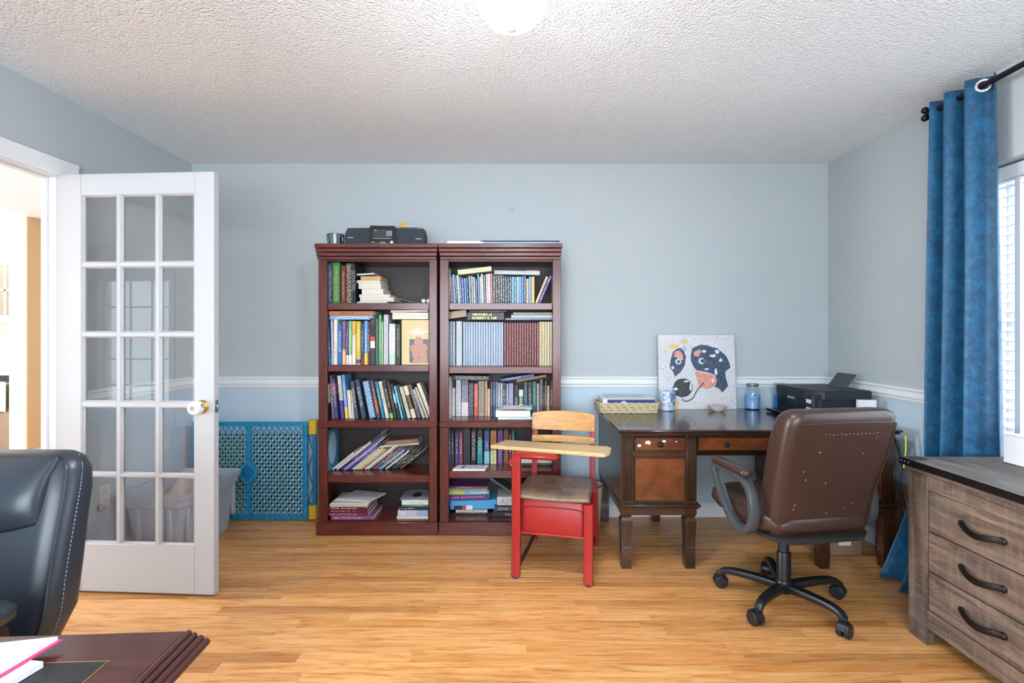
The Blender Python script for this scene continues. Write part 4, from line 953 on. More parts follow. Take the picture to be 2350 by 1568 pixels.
for xx, zz in ((-0.236,0.050),(0.200,0.042)): MB().box((xx,-0.0408,zz),(xx+0.036,-0.040,zz+0.004)).build('badge', MT['button'], st)
n_ = tag(MB().box((0,0,0),(0.078,0.05,0.002),0.0005).build('note_pad', plain('yellow_note','e2b04a',0.7)), 'small yellow note under the stereo front edge', 'note', None); n_.location = ((868-PPX)/362, 3.122, ZT)
pf = thing('pompom', 'yellow orange feathery pompom on top of the stereo', 'toy', ((925-PPX)/356, F_PX/356, ZT+0.120))
t = NT('feather'); v = t.coord('Object'); t.col(t.ramp(t.noise(v, 30, 2.0), [(0.35,'e8a040'),(0.5,'f2d24a'),(0.65,'f0b070')])); MT['feather'] = t.p(rough=0.9)
random.seed(5); m = MB()
for k in range(130):
    d = Vector((random.gauss(0,1), random.gauss(0,1), abs(random.gauss(0,0.9))-0.05)).normalized(); L_ = random.uniform(0.024,0.042); b_ = Vector((0,0,0.012)); e = d.orthogonal().normalized()*0.0022
    m.add([b_+e, b_-e, b_+d*L_], [(0,1,2)])
m.blob((0,0,0.013),(0.016,0.016,0.013),1.0,10,6)
m.build('tuft', MT['feather'], pf)
MB().blob((0.045,0.0,0.006),(0.05,0.02,0.006),1.0,14,6).build('feather', plain('feather_white','dfe0e4',0.9), pf)
pp = tag(MB().box((0,0,0),(0.225,0.2,0.016),0.001).build('paper_stack', plain('white_paper_stack','e6e6e6',0.7)), 'low white paper stack on the right bookcase top', 'paper'); pp.location = ((1028-PPX)/362, 3.135, ZT)
MB().box((0.004,0.003,0.0163),(0.223,0.19,0.020),0.0005).build('sheet', MT['paper'], pp)
tr = thing('tray', 'flat grey blue plastic tray lying on the right bookcase top', 'tray', ((1193-PPX)/366, 3.245, ZT))
MB().box((-0.245,-0.107,0.0),(0.245,0.11,0.016),0.006).build('body', plain('tray_blue','9fb2c8',0.4), tr)
MB().box((-0.249,-0.111,0.0165),(0.249,0.114,0.0215),0.003).build('rim', plain('tray_rim','4a6478',0.35), tr)
# ---------------------------------------------------------------- blue plastic gate leaning on the back wall
MT['gate_blue'] = plain('gate_blue', '2592bf', 0.35, var=0.06); MT['gate_blue_d'] = plain('gate_blue_deep', '17709c', 0.35, var=0.06)
MT['bumper'] = plain('bumper_yellow', 'd8b02a', 0.5, var=0.05)
gate = thing('pet_gate', 'blue plastic pet gate with yellow bumpers leaning on the wall', 'gate', (-1.80, 3.385, 0))
GY = 3.375
def gp_(name, lo, hi, m=MT['gate_blue'], b=0.003): return MB().box(lo, hi, b).build(name, m, gate, True)
gx0, gx1, gzb, gzt = -2.20, -1.415, 0.012, 0.668
def ribbed(x0, x1, z0, z1, y, n, name, vert=False):
    m = MB().box((x0, y+0.012, z0), (x1, y+0.016, z1))
    m.box((x0, y, z0), (x1, y+0.0125, z0+0.005)); m.box((x0, y, z1-0.005), (x1, y+0.0125, z1))
    if vert:
        m.box((x0,y,z0),(x0+0.005,y+0.0125,z1)); m.box((x1-0.005,y,z0),(x1,y+0.0125,z1))
        for k in range(1, n): m.box((x0, y, z0+(z1-z0)*k/n-0.002), (x1, y+0.0125, z0+(z1-z0)*k/n+0.002))
    else:
        for k in range(1, n):
            xc = x0+(x1-x0)*k/n; M = Matrix.Translation((xc, 0, (z0+z1)/2)) @ Matrix.Rotation(R(-38), 4, 'Y')
            m.box((-0.002, y, -(z1-z0)*0.62), (0.002, y+0.0125, (z1-z0)*0.62), 0, M)
    return m.build(name, MT['gate_blue'], gate, True)
ribbed(gx0, gx1, gzt-0.028, gzt, GY, 22, 'top_rail'); ribbed(gx0, gx1, gzb, gzb+0.028, GY, 22, 'bottom_rail')
ribbed(-1.826, -1.796, gzb+0.028, gzt-0.028, GY-0.002, 11, 'post', True); ribbed(gx1-0.030, gx1, gzb+0.028, gzt-0.028, GY-0.001, 9, 'post', True); ribbed(gx0, gx0+0.030, gzb+0.028, gzt-0.028, GY-0.001, 9, 'post', True)
def lattice(x0, x1, z0, z1, y, pitch, wdt, dep, name, mat, sl=1.25):
    m = MB()
    for sgn in (1, -1):
        c = -(z1-z0)/sl - pitch
        while c < (x1-x0) + (z1-z0)/sl + pitch:
            pts = []
            for k in (0, 1):
                pass
            # line x = x0 + c + sgn*(z-z0)/sl
            za, zb = z0, z1
            def X(z): return x0 + c + sgn*(z-z0)/sl
            lo_, hi_ = sorted((X(za), X(zb)))
            if hi_ > x0 and lo_ < x1:
                def Z(x): return z0 + (x-x0-c)*sl*sgn
                if X(za) < x0: za = Z(x0)
                elif X(za) > x1: za = Z(x1)
                if X(zb) < x0: zb = Z(x0)
                elif X(zb) > x1: zb = Z(x1)
                if zb - za > 0.004:
                    p, q = Vector((X(za), y, za)), Vector((X(zb), y, zb)); d = (q-p).normalized(); nrm = Vector((-d.z,0,d.x))*wdt/2; dp = Vector((0,dep,0))
                    m.add([p-nrm, p+nrm, q+nrm, q-nrm, p-nrm+dp, p+nrm+dp, q+nrm+dp, q-nrm+dp], [(0,1,2,3),(7,6,5,4),(0,4,5,1),(1,5,6,2),(2,6,7,3),(3,7,4,0)])
            c += pitch
    return m.build(name, mat, gate, True, smooth=0)
lattice(gx0+0.03, -1.826, gzb+0.028, gzt-0.028, GY+0.001, 0.039, 0.0045, 0.006, 'lattice', MT['gate_blue'])
lattice(-1.796, gx1-0.03, gzb+0.028, gzt-0.028, GY+0.001, 0.039, 0.0045, 0.006, 'lattice', MT['gate_blue'])
MT['gate_cream'] = plain('gate_rear_cream', 'd8d2a8', 0.5)
lattice(gx0+0.04, -1.84, gzb+0.03, gzt-0.08, GY+0.014, 0.039, 0.013, 0.005, 'rear_lattice', MT['gate_cream'])
lattice(-1.79, gx1-0.04, gzb+0.03, gzt-0.08, GY+0.014, 0.039, 0.013, 0.005, 'rear_lattice', plain('gate_rear_grey','c4ccc4',0.5))
# sliding extension with bumpers
m = MB().box((gx1-0.004, GY+0.018, 0.10), (gx1+0.045, GY+0.030, 0.112)); m.box((gx1-0.004, GY+0.018, 0.575), (gx1+0.045, GY+0.030, 0.587)); m.box((gx1+0.028, GY+0.016, 0.10), (gx1+0.055, GY+0.034, 0.587), 0.003)
for k in range(4):
    za, zb = 0.112+k*0.116, 0.112+(k+1)*0.116
    if k % 2: za, zb = zb, za
    m.tube([(gx1-0.002, GY+0.024, za), (gx1+0.03, GY+0.024, zb)], 0.004, 6)
m.build('extension', MT['gate_blue_d'], gate, True)
for z0, z1 in ((0.012, 0.104), (0.585, 0.680)): MB().loft([rring(gx1+0.031, GY+0.022, z, 0.058, 0.040, 0.018) for z in (z0, z0+0.003, z1-0.003, z1)]).build('bumper', MT['bumper'], gate, True)
m = MB().prism([(-1.811+0.07*a, 0.333+0.078*b) for a, b in ((0,1),(0.16,0.9),(0.92,0.12),(1,0),(0.92,-0.14),(0.3,-0.85),(0,-0.97),(-0.3,-0.85),(-0.92,-0.14),(-1,0),(-0.92,0.12),(-0.16,0.9))], 0.012, None, 'y', GY-0.014)
dm = m.build('latch', MT['gate_blue'], gate, True)
MB().prism([(-1.811+0.055*a, 0.333+0.060*b) for a, b in ((0,1),(1,0),(0,-1),(-1,0))], 0.002, None, 'y', GY-0.0165).build('latch_face', MT['gate_blue_d'], dm, True)
MB().box((-1.822, GY-0.0172, 0.352), (-1.792, GY-0.0166, 0.358)).build('logo', plain('latch_logo_red','a83a5a',0.5), dm, True)

# ---------------------------------------------------------------- grey tub in the corner behind the door
tub = thing('storage_tub', 'grey plastic storage tub behind the glass door', 'tub', (-2.0, 3.02, 0))
MT['tub'] = plain('tub_grey', '9fa6b2', 0.45, var=0.06, scale=5)
tx, ty = -2.005, 3.03
def tr_(z, w, d): return rring(tx, ty, z, w, d, 0.05, 5)
m = MB().loft([tr_(0.0,0.27,0.44), tr_(0.006,0.285,0.455), tr_(0.30,0.345,0.535), tr_(0.305,0.365,0.555), tr_(0.345,0.375,0.56), tr_(0.347,0.39,0.575), tr_(0.375,0.40,0.585), tr_(0.376,0.388,0.573), tr_(0.34,0.36,0.545), tr_(0.012,0.27,0.44)])
m.build('body', MT['tub'], tub, True)
for yy in (2.80, 3.02, 3.24):
    MB().box((tx+0.158,yy-0.012,0.10),(tx+0.178,yy+0.012,0.30),0.004).build('rib', MT['tub'], tub, True)
for xx in (-2.09, -1.92):
    MB().box((xx-0.012,ty-0.272,0.08),(xx+0.012,ty-0.250,0.30),0.004).build('rib', MT['tub'], tub, True)
cl = thing('crumpled_cloth', 'crumpled beige cloth lying in the grey tub', 'cloth', (-2.02, 2.90, 0.012))
random.seed(3)
MB().grid(lambda u,v: (-2.12+0.22*u, 2.80+0.40*v, 0.355+0.045*math.sin(7*u+2*v)*math.cos(6*v+u)+0.02*math.sin(19*u*v+3) - 0.10*((2*u-1)**4+(2*v-1)**4)), 24, 24).build('cloth', plain('beige_cloth','b8ada2',0.9,var=0.15), cl, True, smooth=80)
m = MB().box((-2.10,2.82,0.014),(-1.92,3.20,0.20),0.03).build('bundle', plain('beige_bundle','a89e94',0.9), cl, True)

# ---------------------------------------------------------------- wall outlet and small wall plate
ol = thing('wall_outlet', 'white duplex outlet plate low on the wall beside the door', 'outlet', (XL, 2.735, 0.378))
MB().box((XL, 2.70, 0.322), (XL+0.005, 2.77, 0.438), 0.002).build('plate', MT['trim_white'], ol, True)
for zz in (0.355, 0.405): MB().lathe([(0.017,0.0),(0.017,0.003),(0.0,0.003)],18,(0,0,0),Matrix.Translation((XL+0.005,2.735,zz)) @ Matrix.Rotation(R(90),4,'Y'),False).build('socket', plain('socket_white','d4d4d6',0.4), ol, True)
pg = thing('night_light', 'tiny brown plug cover hanging on the outlet plate', 'plug', (XL+0.009, 2.70, 0.345))
MB().blob((XL+0.017,2.70,0.33),(0.010,0.018,0.014),0.6,12,8).build('plug_body', plain('plug_brown','c8b4a4',0.5), pg, True)
hk = thing('wall_hanger', 'tiny grey picture hanger on the bare back wall', 'hanger', ((1175-PPX)/332, YB-0.004, 2.122))
hx, hz = (1175.5-PPX)/332, CAM_Z+(765-481)/332
m = MB(); m.box((hx-0.013,YB-0.004,hz-0.010),(hx-0.009,YB,hz+0.010)); m.box((hx+0.009,YB-0.004,hz-0.010),(hx+0.013,YB,hz+0.010)); m.box((hx-0.009,YB-0.004,hz+0.006),(hx+0.009,YB,hz+0.010)); m.box((hx-0.009,YB-0.004,hz-0.010),(hx+0.004,YB,hz-0.006)); m.box((hx,YB-0.004,hz-0.004),(hx+0.004,YB,hz+0.003))
m.build('plate', plain('hanger_grey','9aa0a2',0.5), hk, True)

# ---------------------------------------------------------------- red school chair with tablet arm
MT['red_enamel'] = plain('red_enamel', '9e1f1b', 0.42, var=0.10, scale=5)
MT['red_worn'] = plain('red_worn', '8f2426', 0.4, var=0.15, scale=10)
MT['oak_back'] = wood('chair_oak', 'a8703a', 'c89456', 'd8aa70', (1.5, 16, 9), 0.4, False, 0.1, 3.0)
MT['oak_tablet'] = wood('tablet_oak', 'b08a58', 'cfae7e', 'dcc298', (1.5, 12, 12), 0.45, False, 0.1, 3.0)
MT['seat_wood'] = wood('seat_worn', '4a342a', '6e5446', '8c7464', (10, 1.5, 12), 0.38, False, 0.15, 2.5, 0.04, 0.0, ('9c8470', 5.0, 0.5))
MT['rail_dark'] = plain('rail_dark', '4a3a38', 0.45, 0.3, var=0.2)
# local frame: origin under the seat centre, +y towards the back of the chair
RZ = math.atan2(-0.087, 0.364)
ch = thing('school_chair', 'red metal school chair with wooden tablet arm', 'chair', (0.232, 2.80, 0), RZ)
HW = 0.187
def ct(name, pts, r, mat=MT['red_enamel'], n=10, sq=None, parent=None): return MB().tube(smooth_path(pts, 5), r, n, None, sq).build(name, mat, parent or ch)
# origin lies 0.235 behind the front legs
yf = -0.235
for sx in (-1, 1):
    top = 0.625 if sx < 0 else 0.40
    lg = ct('leg', [(sx*HW, yf-0.015, 0.006), (sx*HW, yf-0.008, 0.06), (sx*HW, yf, 0.14), (sx*HW, yf, 0.30), (sx*HW, yf, top)], 1.0, MT['red_enamel'], 12, (0.013, 0.024))
    MB().lathe([(0.016,0.0),(0.017,0.006),(0.013,0.010),(0.008,0.012)],14,(sx*HW,yf-0.017,0)).build('foot_glide', MT['rail_dark'], lg)
    ct('leg', [(sx*HW, 0.235, 0.006), (sx*HW, 0.228, 0.05), (sx*HW, 0.20, 0.20), (sx*(HW-0.005), 0.175, 0.40)], 1.0, MT['red_enamel'], 12, (0.012, 0.018))
    MB().tube([(sx*(HW-0.008), yf+0.008, 0.050), (sx*(HW-0.008), 0.0, 0.040), (sx*(HW-0.008), 0.222, 0.050)], 1.0, 8, None, (0.006, 0.016)).build('side_rail', MT['rail_dark'], ch)
    ct('back_post', [(sx*0.172, 0.165, 0.34), (sx*0.172, 0.168, 0.45), (sx*0.172, 0.180, 0.62), (sx*0.170, 0.196, 0.785)], 1.0, MT['red_worn'], 10, (0.006, 0.0165))
# storage box under the seat
bx_ = MB()
def sec(z, e=0.0): return rring(0, -0.02, z, 2*HW-0.028-e, 0.405-e, 0.03, 4)
bx_.loft([sec(0.222), sec(0.226,-0.002), sec(0.395), sec(0.398,0.004)])
box_o = bx_.build('book_box', MT['red_enamel'], ch)
fy = -0.02-0.2025
arch = [(-0.158, fy-0.0015, 0.25), (-0.158, fy-0.0015, 0.335), (-0.148, fy-0.0015, 0.358), (-0.11, fy-0.0015, 0.366), (0, fy-0.0015, 0.368), (0.11, fy-0.0015, 0.366), (0.148, fy-0.0015, 0.358), (0.158, fy-0.0015, 0.335), (0.158, fy-0.0015, 0.25)]
MB().tube(smooth_path(arch, 4), 0.0032, 6).build('pressed_line', plain('red_line','6a1614',0.5), box_o)
MB().tube([(-HW+0.02, fy-0.004, 0.226), (HW-0.02, fy-0.004, 0.226)], 0.006, 8).build('lower_lip', MT['red_enamel'], box_o)
# seat: shallow saddle board
def seat_top(u, v):
    x = -0.192 + 0.384*u; yy = -0.240 + 0.36*v
    cut = 0.03*max(0, (v-0.80)/0.2)*(1 if u < 0.1 or u > 0.9 else 0)
    z = 0.433 + 0.016*max(0, v-0.72)**1.2*2 - 0.010*math.cos((u-0.5)*math.pi)*math.cos((v-0.4)*2.2) - 0.05*max(0, 0.12-v)**1.3*3
    k = 1 - 0.10*max(0,(v-0.72)/0.28)**2
    return (x*k, yy, z)
sm_ = MB().grid(seat_top, 24, 24).build('seat', MT['seat_wood'], ch, smooth=60); sd = sm_.modifiers.new('t','SOLIDIFY'); sd.thickness = 0.016; sd.offset = -1
# backrest: two curved oak slats with screws
def slat(z0, z1, yb, tilt, bow, arcd, name):
    m = MB(); n = 14; v = []; f = []
    pts = []
    for i in range(n+1):
        u = -1 + 2*i/n; x = 0.186*u; yc = yb + bow*(1-u*u)
        zt_ = z1 - arcd*abs(u)**3; zb_ = z0 + arcd*0.25*abs(u)**3
        pts.append([(x, yc-0.005, zb_), (x, yc-0.005+tilt*(zt_-zb_), zt_), (x, yc+0.005+tilt*(zt_-zb_), zt_), (x, yc+0.005, zb_)])
    m.loft(pts)
    s = m.build(name, MT['oak_back'], ch)
    for sx in (-1, 1):
        for zz in ((z0+0.016, z1-0.024) if z1-z0 > 0.06 else ((z0+z1)/2,)):
            MB().lathe([(0.0065,0.0),(0.0055,0.003),(0.0,0.004)],10,(0,0,0),Matrix.Translation((sx*0.170, yb-0.005+tilt*(zz-z0), zz)) @ Matrix.Rotation(R(90),4,'X'),False).build('screw', MT['chrome'], s)
    return s
slat(0.690, 0.803, 0.170, 0.08, 0.020, 0.016, 'back_slat'); slat(0.622, 0.660, 0.164, 0.08, 0.018, 0.003, 'back_slat')
# tablet arm
inv = wm(ch).inverted()
tp = [inv @ Vector(p) for p in ((-0.145,2.722,0.655),(-0.067,2.855,0.655),(0.487,2.690,0.655),(0.500,2.655,0.655),(0.468,2.545,0.655),(0.440,2.523,0.655))]
ring = [(p.x, p.y) for p in tp]
ring = ring[::-1]
m = MB(); cx_ = sum(p[0] for p in ring)/6; cy_ = sum(p[1] for p in ring)/6
def sh(k, z): return [(cx_+(p[0]-cx_)*k, cy_+(p[1]-cy_)*k, z) for p in ring]
m.loft([sh(0.975,0.640), sh(1.0,0.645), sh(1.0,0.656), sh(0.985,0.660)])
tb = m.build('tablet', MT['oak_tablet'], ch)
m = MB(); m.box((-0.215, -0.245, 0.612), (0.03, -0.135, 0.639), 0.012); m.build('tablet_bracket', MT['red_enamel'], ch)
m = MB(); m.tube(smooth_path([(-HW, yf, 0.60), (-HW-0.014, yf+0.002, 0.608), (-HW-0.030, yf, 0.597), (-HW-0.030, yf, 0.580), (-HW-0.014, yf, 0.572)],5), 0.008, 8); m.tube([(-HW,yf-0.02,0.59),(-HW,yf+0.03,0.59)],0.010,10); m.build('hinge', MT['red_enamel'], ch)

# ---------------------------------------------------------------- waste bin behind it
wb = thing('waste_bin', 'pale wire rimmed waste bin between the bookcase and desk', 'waste bin', (0.425, 3.205, 0))
MB().lathe([(0.092,0.0),(0.097,0.004),(0.122,0.30),(0.125,0.302),(0.123,0.306),(0.118,0.302),(0.094,0.008),(0.0,0.008)], 32).build('bin', plain('bin_beige','cdc0b2',0.5,0.0,var=0.1), wb)
MB().loft(torus(0.122, 0.005, 36, 8), Matrix.Translation((0,0,0.306))).build('rim', plain('bin_rim','6a6560',0.4,0.5), wb)
# ---------------------------------------------------------------- dark wooden writing desk
MT['walnut'] = wood('walnut_dark', '1f120b', '38200f', '4d2d17', (9, 9, 1.0), 0.30, False, 0.25, 2.6, 0.02)
MT['walnut_h'] = wood('walnut_dark_rail', '1f120b', '38200f', '4d2d17', (1.0, 9, 9), 0.30, False, 0.25, 2.6, 0.02)
MT['walnut_top'] = wood('walnut_top', '21140e', '35221a', '463024', (1.2, 9, 9), 0.20, False, 0.35, 2.4, 0.015)
MT['burl'] = wood('walnut_panel', '44200c', '6a3616', '854a20', (2.2, 6, 2.6), 0.28, False, 0.25, 3.0, 0.015, 0.0, ('2f170a', 7.0, 0.5))
DX0, DX1, DFY, DBY, DTZ = 0.556, 2.030, 2.687, 3.425, 0.753
desk = thing('writing_desk', 'dark wooden writing desk with fluted posts and legs', 'desk', ((DX0+DX1)/2, (DFY+DBY)/2, 0))
DWb = lambda mb, n, m=MT['walnut'], p=None: mb.build(n, m, p or desk, True)
m = MB(); m.box((DX0-0.021, DFY-0.030, DTZ-0.014), (DX1+0.021, DBY+0.012, DTZ), 0.005); m.box((DX0-0.012, DFY-0.022, DTZ-0.026), (DX1+0.012, DBY+0.008, DTZ-0.0142), 0.004)
DWb(m, 'desk_top', MT['walnut_top'])
def pedestal(x0, x1, flip, panels):
    y0 = DFY
    sw = 0.070
    sts = [(x0, x0+sw), (x1-sw*0.86, x1)] if not flip else [(x0, x0+sw*0.86), (x1-sw, x1)]
    for a, b in sts:
        m = MB().box((a, y0+0.006, 0.350), (b, y0+0.05, DTZ-0.0265), 0.001)
        n = 7
        for k in range(n):
            xa = a + 0.006 + (b-a-0.012)*k/n
            m.box((xa, y0, 0.362), (xa+(b-a-0.012)/n-0.0022, y0+0.0062, DTZ-0.034), 0.002)
        DWb(m, 'fluted_post')
    DWb(MB().box((x0+0.001, y0+0.05, 0.350), (x0+0.016, DBY-0.001, DTZ-0.0265)), 'side_panel'); DWb(MB().box((x1-0.016, y0+0.05, 0.350), (x1-0.001, DBY-0.001, DTZ-0.0265)), 'side_panel')
    DWb(MB().box((x0+0.016, DBY-0.015, 0.350), (x1-0.016, DBY-0.001, DTZ-0.0265)), 'back_panel')
    ix0, ix1 = sts[0][1], sts[1][0]
    m = MB().box((ix0, y0+0.010, 0.350), (ix1, y0+0.03, 0.362)); m.box((ix0, y0+0.010, 0.602), (ix1, y0+0.03, 0.632)); m.box((ix0, y0+0.010, 0.712), (ix1, y0+0.03, DTZ-0.0265)); DWb(m, 'face_rail', MT['walnut_h'])
    m = MB().box((x0-0.004, y0-0.014, 0.336), (x1+0.018, DBY-0.001, 0.350), 0.005); m.box((x0, y0-0.008, 0.326), (x1+0.010, DBY-0.001, 0.3362), 0.003); DWb(m, 'base_moulding', MT['walnut_h'])
    m = MB().box((x0+0.004, y0+0.002, 0.290), (x1-0.004, y0+0.020, 0.327), 0.001); m.box((x0+0.004, y0+0.02, 0.290), (x0+0.02, DBY-0.002, 0.327)); m.box((x1-0.02, y0+0.02, 0.290), (x1-0.004, DBY-0.002, 0.327)); DWb(m, 'apron', MT['walnut_h'])
    # drawer and door
    dr = DWb(MB().box((ix0+0.003, y0+0.002, 0.635), (ix1-0.003, y0+0.022, 0.709), 0.004), 'drawer', MT['burl'])
    fm = MB()
    for (zz) in (0.635, 0.703): fm.box((ix0+0.003, y0-0.001, zz), (ix1-0.003, y0+0.003, zz+0.006), 0.001)
    fm.box((ix0+0.003, y0-0.001, 0.641), (ix0+0.008, y0+0.003, 0.703), 0.001); fm.box((ix1-0.008, y0-0.001, 0.641), (ix1-0.003, y0+0.003, 0.703), 0.001)
    DWb(fm, 'edge_bead', MT['walnut_h'], dr)
    Mn = Matrix.Translation(((ix0+ix1)/2, y0+0.002, 0.671)) @ Matrix.Rotation(R(90), 4, 'X')
    DWb(MB().lathe([(0.006,0.0),(0.006,0.010),(0.012,0.014),(0.0145,0.022),(0.011,0.028),(0.0,0.030)], 18, (0,0,0), Mn, False), 'knob', MT['black_metal'], dr)
    dd = DWb(MB().box((ix0+0.003, y0+0.002, 0.365), (ix1-0.003, y0+0.022, 0.600), 0.004), 'door', MT['burl'])
    fm = MB()
    for (zz) in (0.365, 0.594): fm.box((ix0+0.003, y0-0.001, zz), (ix1-0.003, y0+0.003, zz+0.006), 0.001)
    fm.box((ix0+0.003, y0-0.001, 0.371), (ix0+0.009, y0+0.003, 0.594), 0.001); fm.box((ix1-0.009, y0-0.001, 0.371), (ix1-0.003, y0+0.003, 0.594), 0.001)
    DWb(fm, 'edge_bead', MT['walnut_h'], dd)
    DWb(MB().lathe([(0.003,0),(0.003,0.001),(0.0,0.001)],10,(0,0,0),Matrix.Translation(((ix0+ix1)/2, y0+0.002, 0.478)) @ Matrix.Rotation(R(90),4,'X'),False), 'knob_hole', MT['label_black'], dd)
    # legs
    for lx in (x0+0.032, x1-0.034):
        for ly in (y0+0.032, DBY-0.04):
            m = MB()
            def sq(z, w): return [(lx-w, ly-w, z), (lx+w, ly-w, z), (lx+w, ly+w, z), (lx-w, ly+w, z)]
            m.loft([sq(0.327,0.0315), sq(0.296,0.0315), sq(0.288,0.029), sq(0.279,0.0235), sq(0.273,0.024), sq(0.262,0.031), sq(0.250,0.031), sq(0.112,0.0255), sq(0.106,0.0285), sq(0.100,0.0285), sq(0.097,0.025), sq(0.088,0.0275), sq(0.0,0.025)])
            for k in range(4):
                for (ax, sg) in (('x',-1),('y',-1),('y',1)):
                    o = -0.021+0.0125*k
                    if ax == 'x': m.loft([[(lx+o*f_, ly+sg*(w_+0.0015), z_), (lx+(o+0.0065)*f_, ly+sg*(w_+0.0015), z_), (lx+(o+0.0065)*f_, ly+sg*(w_-0.002), z_), (lx+o*f_, ly+sg*(w_-0.002), z_)] for z_, w_, f_ in ((0.240,0.0306,1.0),(0.120,0.0258,0.84))])
                    else: m.loft([[(lx+sg*(w_+0.0015), ly+o*f_, z_), (lx+sg*(w_+0.0015), ly+(o+0.0065)*f_, z_), (lx+sg*(w_-0.002), ly+(o+0.0065)*f_, z_), (lx+sg*(w_-0.002), ly+o*f_, z_)] for z_, w_, f_ in ((0.240,0.0306,1.0),(0.120,0.0258,0.84))])
            DWb(m, 'leg')
    return dr, (ix0, ix1)
dr1, ixs = pedestal(DX0, 0.965, False, True)
pedestal(1.622, DX1, True, True)
# centre drawer and kneehole
kd = DWb(MB().box((0.972, DFY+0.004, 0.638), (1.615, DFY+0.024, 0.709), 0.004), 'drawer', MT['burl'])
fm = MB()
for zz in (0.636, 0.704): fm.box((0.970, DFY+0.001, zz), (1.617, DFY+0.005, zz+0.006), 0.001)
fm.box((0.970, DFY+0.001, 0.642), (0.976, DFY+0.005, 0.704)); fm.box((1.611, DFY+0.001, 0.642), (1.617, DFY+0.005, 0.704)); DWb(fm, 'edge_bead', MT['walnut_h'], kd)
for kx_ in (1.120, 1.47): DWb(MB().lathe([(0.006,0.0),(0.006,0.010),(0.012,0.014),(0.0145,0.022),(0.011,0.028),(0.0,0.030)], 18, (0,0,0), Matrix.Translation((kx_, DFY+0.004, 0.671)) @ Matrix.Rotation(R(90),4,'X'), False), 'knob', MT['black_metal'], kd)
m = MB().box((0.966, DFY+0.008, 0.712), (1.621, DFY+0.03, DTZ-0.0265)); m.box((0.966, DFY+0.15, 0.575), (1.621, DFY+0.165, 0.70)); DWb(m, 'kneehole_rail', MT['walnut_h'])
# torn sticker remains on the left drawer
MT['sticker'] = plain('sticker_white', 'd8d4d2', 0.7, var=0.12, scale=60)
random.seed(9)
for (px_, py_, r_) in ((1487,1016,0.019),(1467,1023,0.014),(1524,1013,0.013),(1552,1014,0.006)):
    c_ = at(px_, py_, F_PX/DFY)
    m = MB(); pts = [(c_.x + r_*random.uniform(0.6,1.1)*math.cos(a), c_.z + 0.7*r_*random.uniform(0.6,1.1)*math.sin(a)) for a in [2*math.pi*i/11 for i in range(11)]]
    m.prism(pts, 0.0004, None, 'y', DFY+0.0014); DWb(m, 'sticker_remains', MT['sticker'], dr1)

# ---------------------------------------------------------------- dog painting leaning on the wall
pt = thing('painting', 'square canvas painting of a black and white dog face', 'painting', (1.222, 3.384, DTZ)); pt.rotation_euler = (R(-4.6), 0, 0)
PWd, PH = 0.523, 0.505
t = NT('canvas_paint'); v = t.coord('Object', (1,1,1)); n1 = t.noise(v, 42, 4.0, 0.75, 3.0); n2 = t.noise(v, 9, 3.0, 0.6, 1.0)
cc = t.ramp(n1, [(0.34,'7f8796'),(0.45,'c4c8ce'),(0.56,'dcdbdb'),(0.66,'b4aa9c')]); t.col(t.mix(t.math('MULTIPLY', n2, 0.35), cc, lin('dfe0ea'))); t.bump(n1, 0.6, 0.004); MT['canvas'] = t.p(rough=0.55)
MB().box((-PWd/2, 0.0, 0), (PWd/2, 0.019, PH), 0.002).build('canvas', MT['canvas'], pt)
def pm(x, y):
    tt = (y-108)/1057.0; xl = 1015+30*tt; xr = 2075+65*tt
    return ((x-xl)/(xr-xl)-0.5)*PWd, (1-tt)*PH
def paint(name, col, polys, lay, var=0.2, scale=60):
    t = NT('paint_'+name); v = t.coord('Object'); n = t.noise(v, scale, 4.0, 0.7, 2.0)
    c = lin(col); q = t.ramp(n, [(0.40, 0.0), (0.50, 0.45), (0.60, 1.0)]); t.col(t.mix(q, tuple(x*(1-var*1.5) for x in c), tuple(min(1, x*(1+var*2.2)+0.06*var) for x in c))); t.bump(n, 0.6, 0.003); t.p(rough=0.4)
    for pl_ in polys:
        pts = [pm(*p) for p in pl_]
        MB().prism(pts, 0.0007, None, 'y', -0.0007*lay).build('paint_patch', t.mat, pt, smooth=0)
def ell(x, y, rx, ry, n=18, j=0.0, sd=1):
    rr = random.Random(sd); return [(x+rx*(1+rr.uniform(-j,j))*math.cos(2*math.pi*i/n), y+ry*(1+rr.uniform(-j,j))*math.sin(2*math.pi*i/n)) for i in range(n)]
paint('navy', '2a3c58', [[(1330,295),(1380,340),(1410,420),(1395,540),(1340,640),(1260,705),(1232,640),(1215,610),(1190,590),(1186,540),(1200,450),(1230,350),(1280,310)],
   [(1500,300),(1560,268),(1620,248),(1700,258),(1760,282),(1840,300),(1900,350),(1960,400),(1990,450),(2022,520),(2032,580),(2000,600),(1960,640),(1975,740),(2010,835),(1970,880),(1932,930),(1880,872),(1820,850),(1850,770),(1820,680),(1700,640),(1560,615),(1515,560),(1480,480),(1475,400)]], 1, 0.35)
paint('ochre', 'd8b878', [ell(1230,270,72,40,14,0.25,2), ell(1385,210,48,42,12,0.25,3), ell(1290,1092,34,52,12,0.2,4), ell(1125,345,22,20,10,0.2,5)], 1, 0.12)
paint('salmon', 'cf8e7e', [[(1540,622),(1620,640),(1700,655),(1810,690),(1848,760),(1830,830),(1760,870),(1700,880),(1600,852),(1572,760),(1550,690)], [(1248,352),(1320,330),(1362,385),(1372,470),(1300,450),(1240,415)], [(1512,355),(1600,318),(1625,350),(1580,425),(1520,405)]], 2, 0.18)
paint('nose', '20262e', [ell(1370,862,138,136,22,0.05,7)], 2, 0.4)
paint('eye_pale', 'b4c8de', [ell(1302,490,44,42), ell(1632,482,50,46)], 3, 0.1)
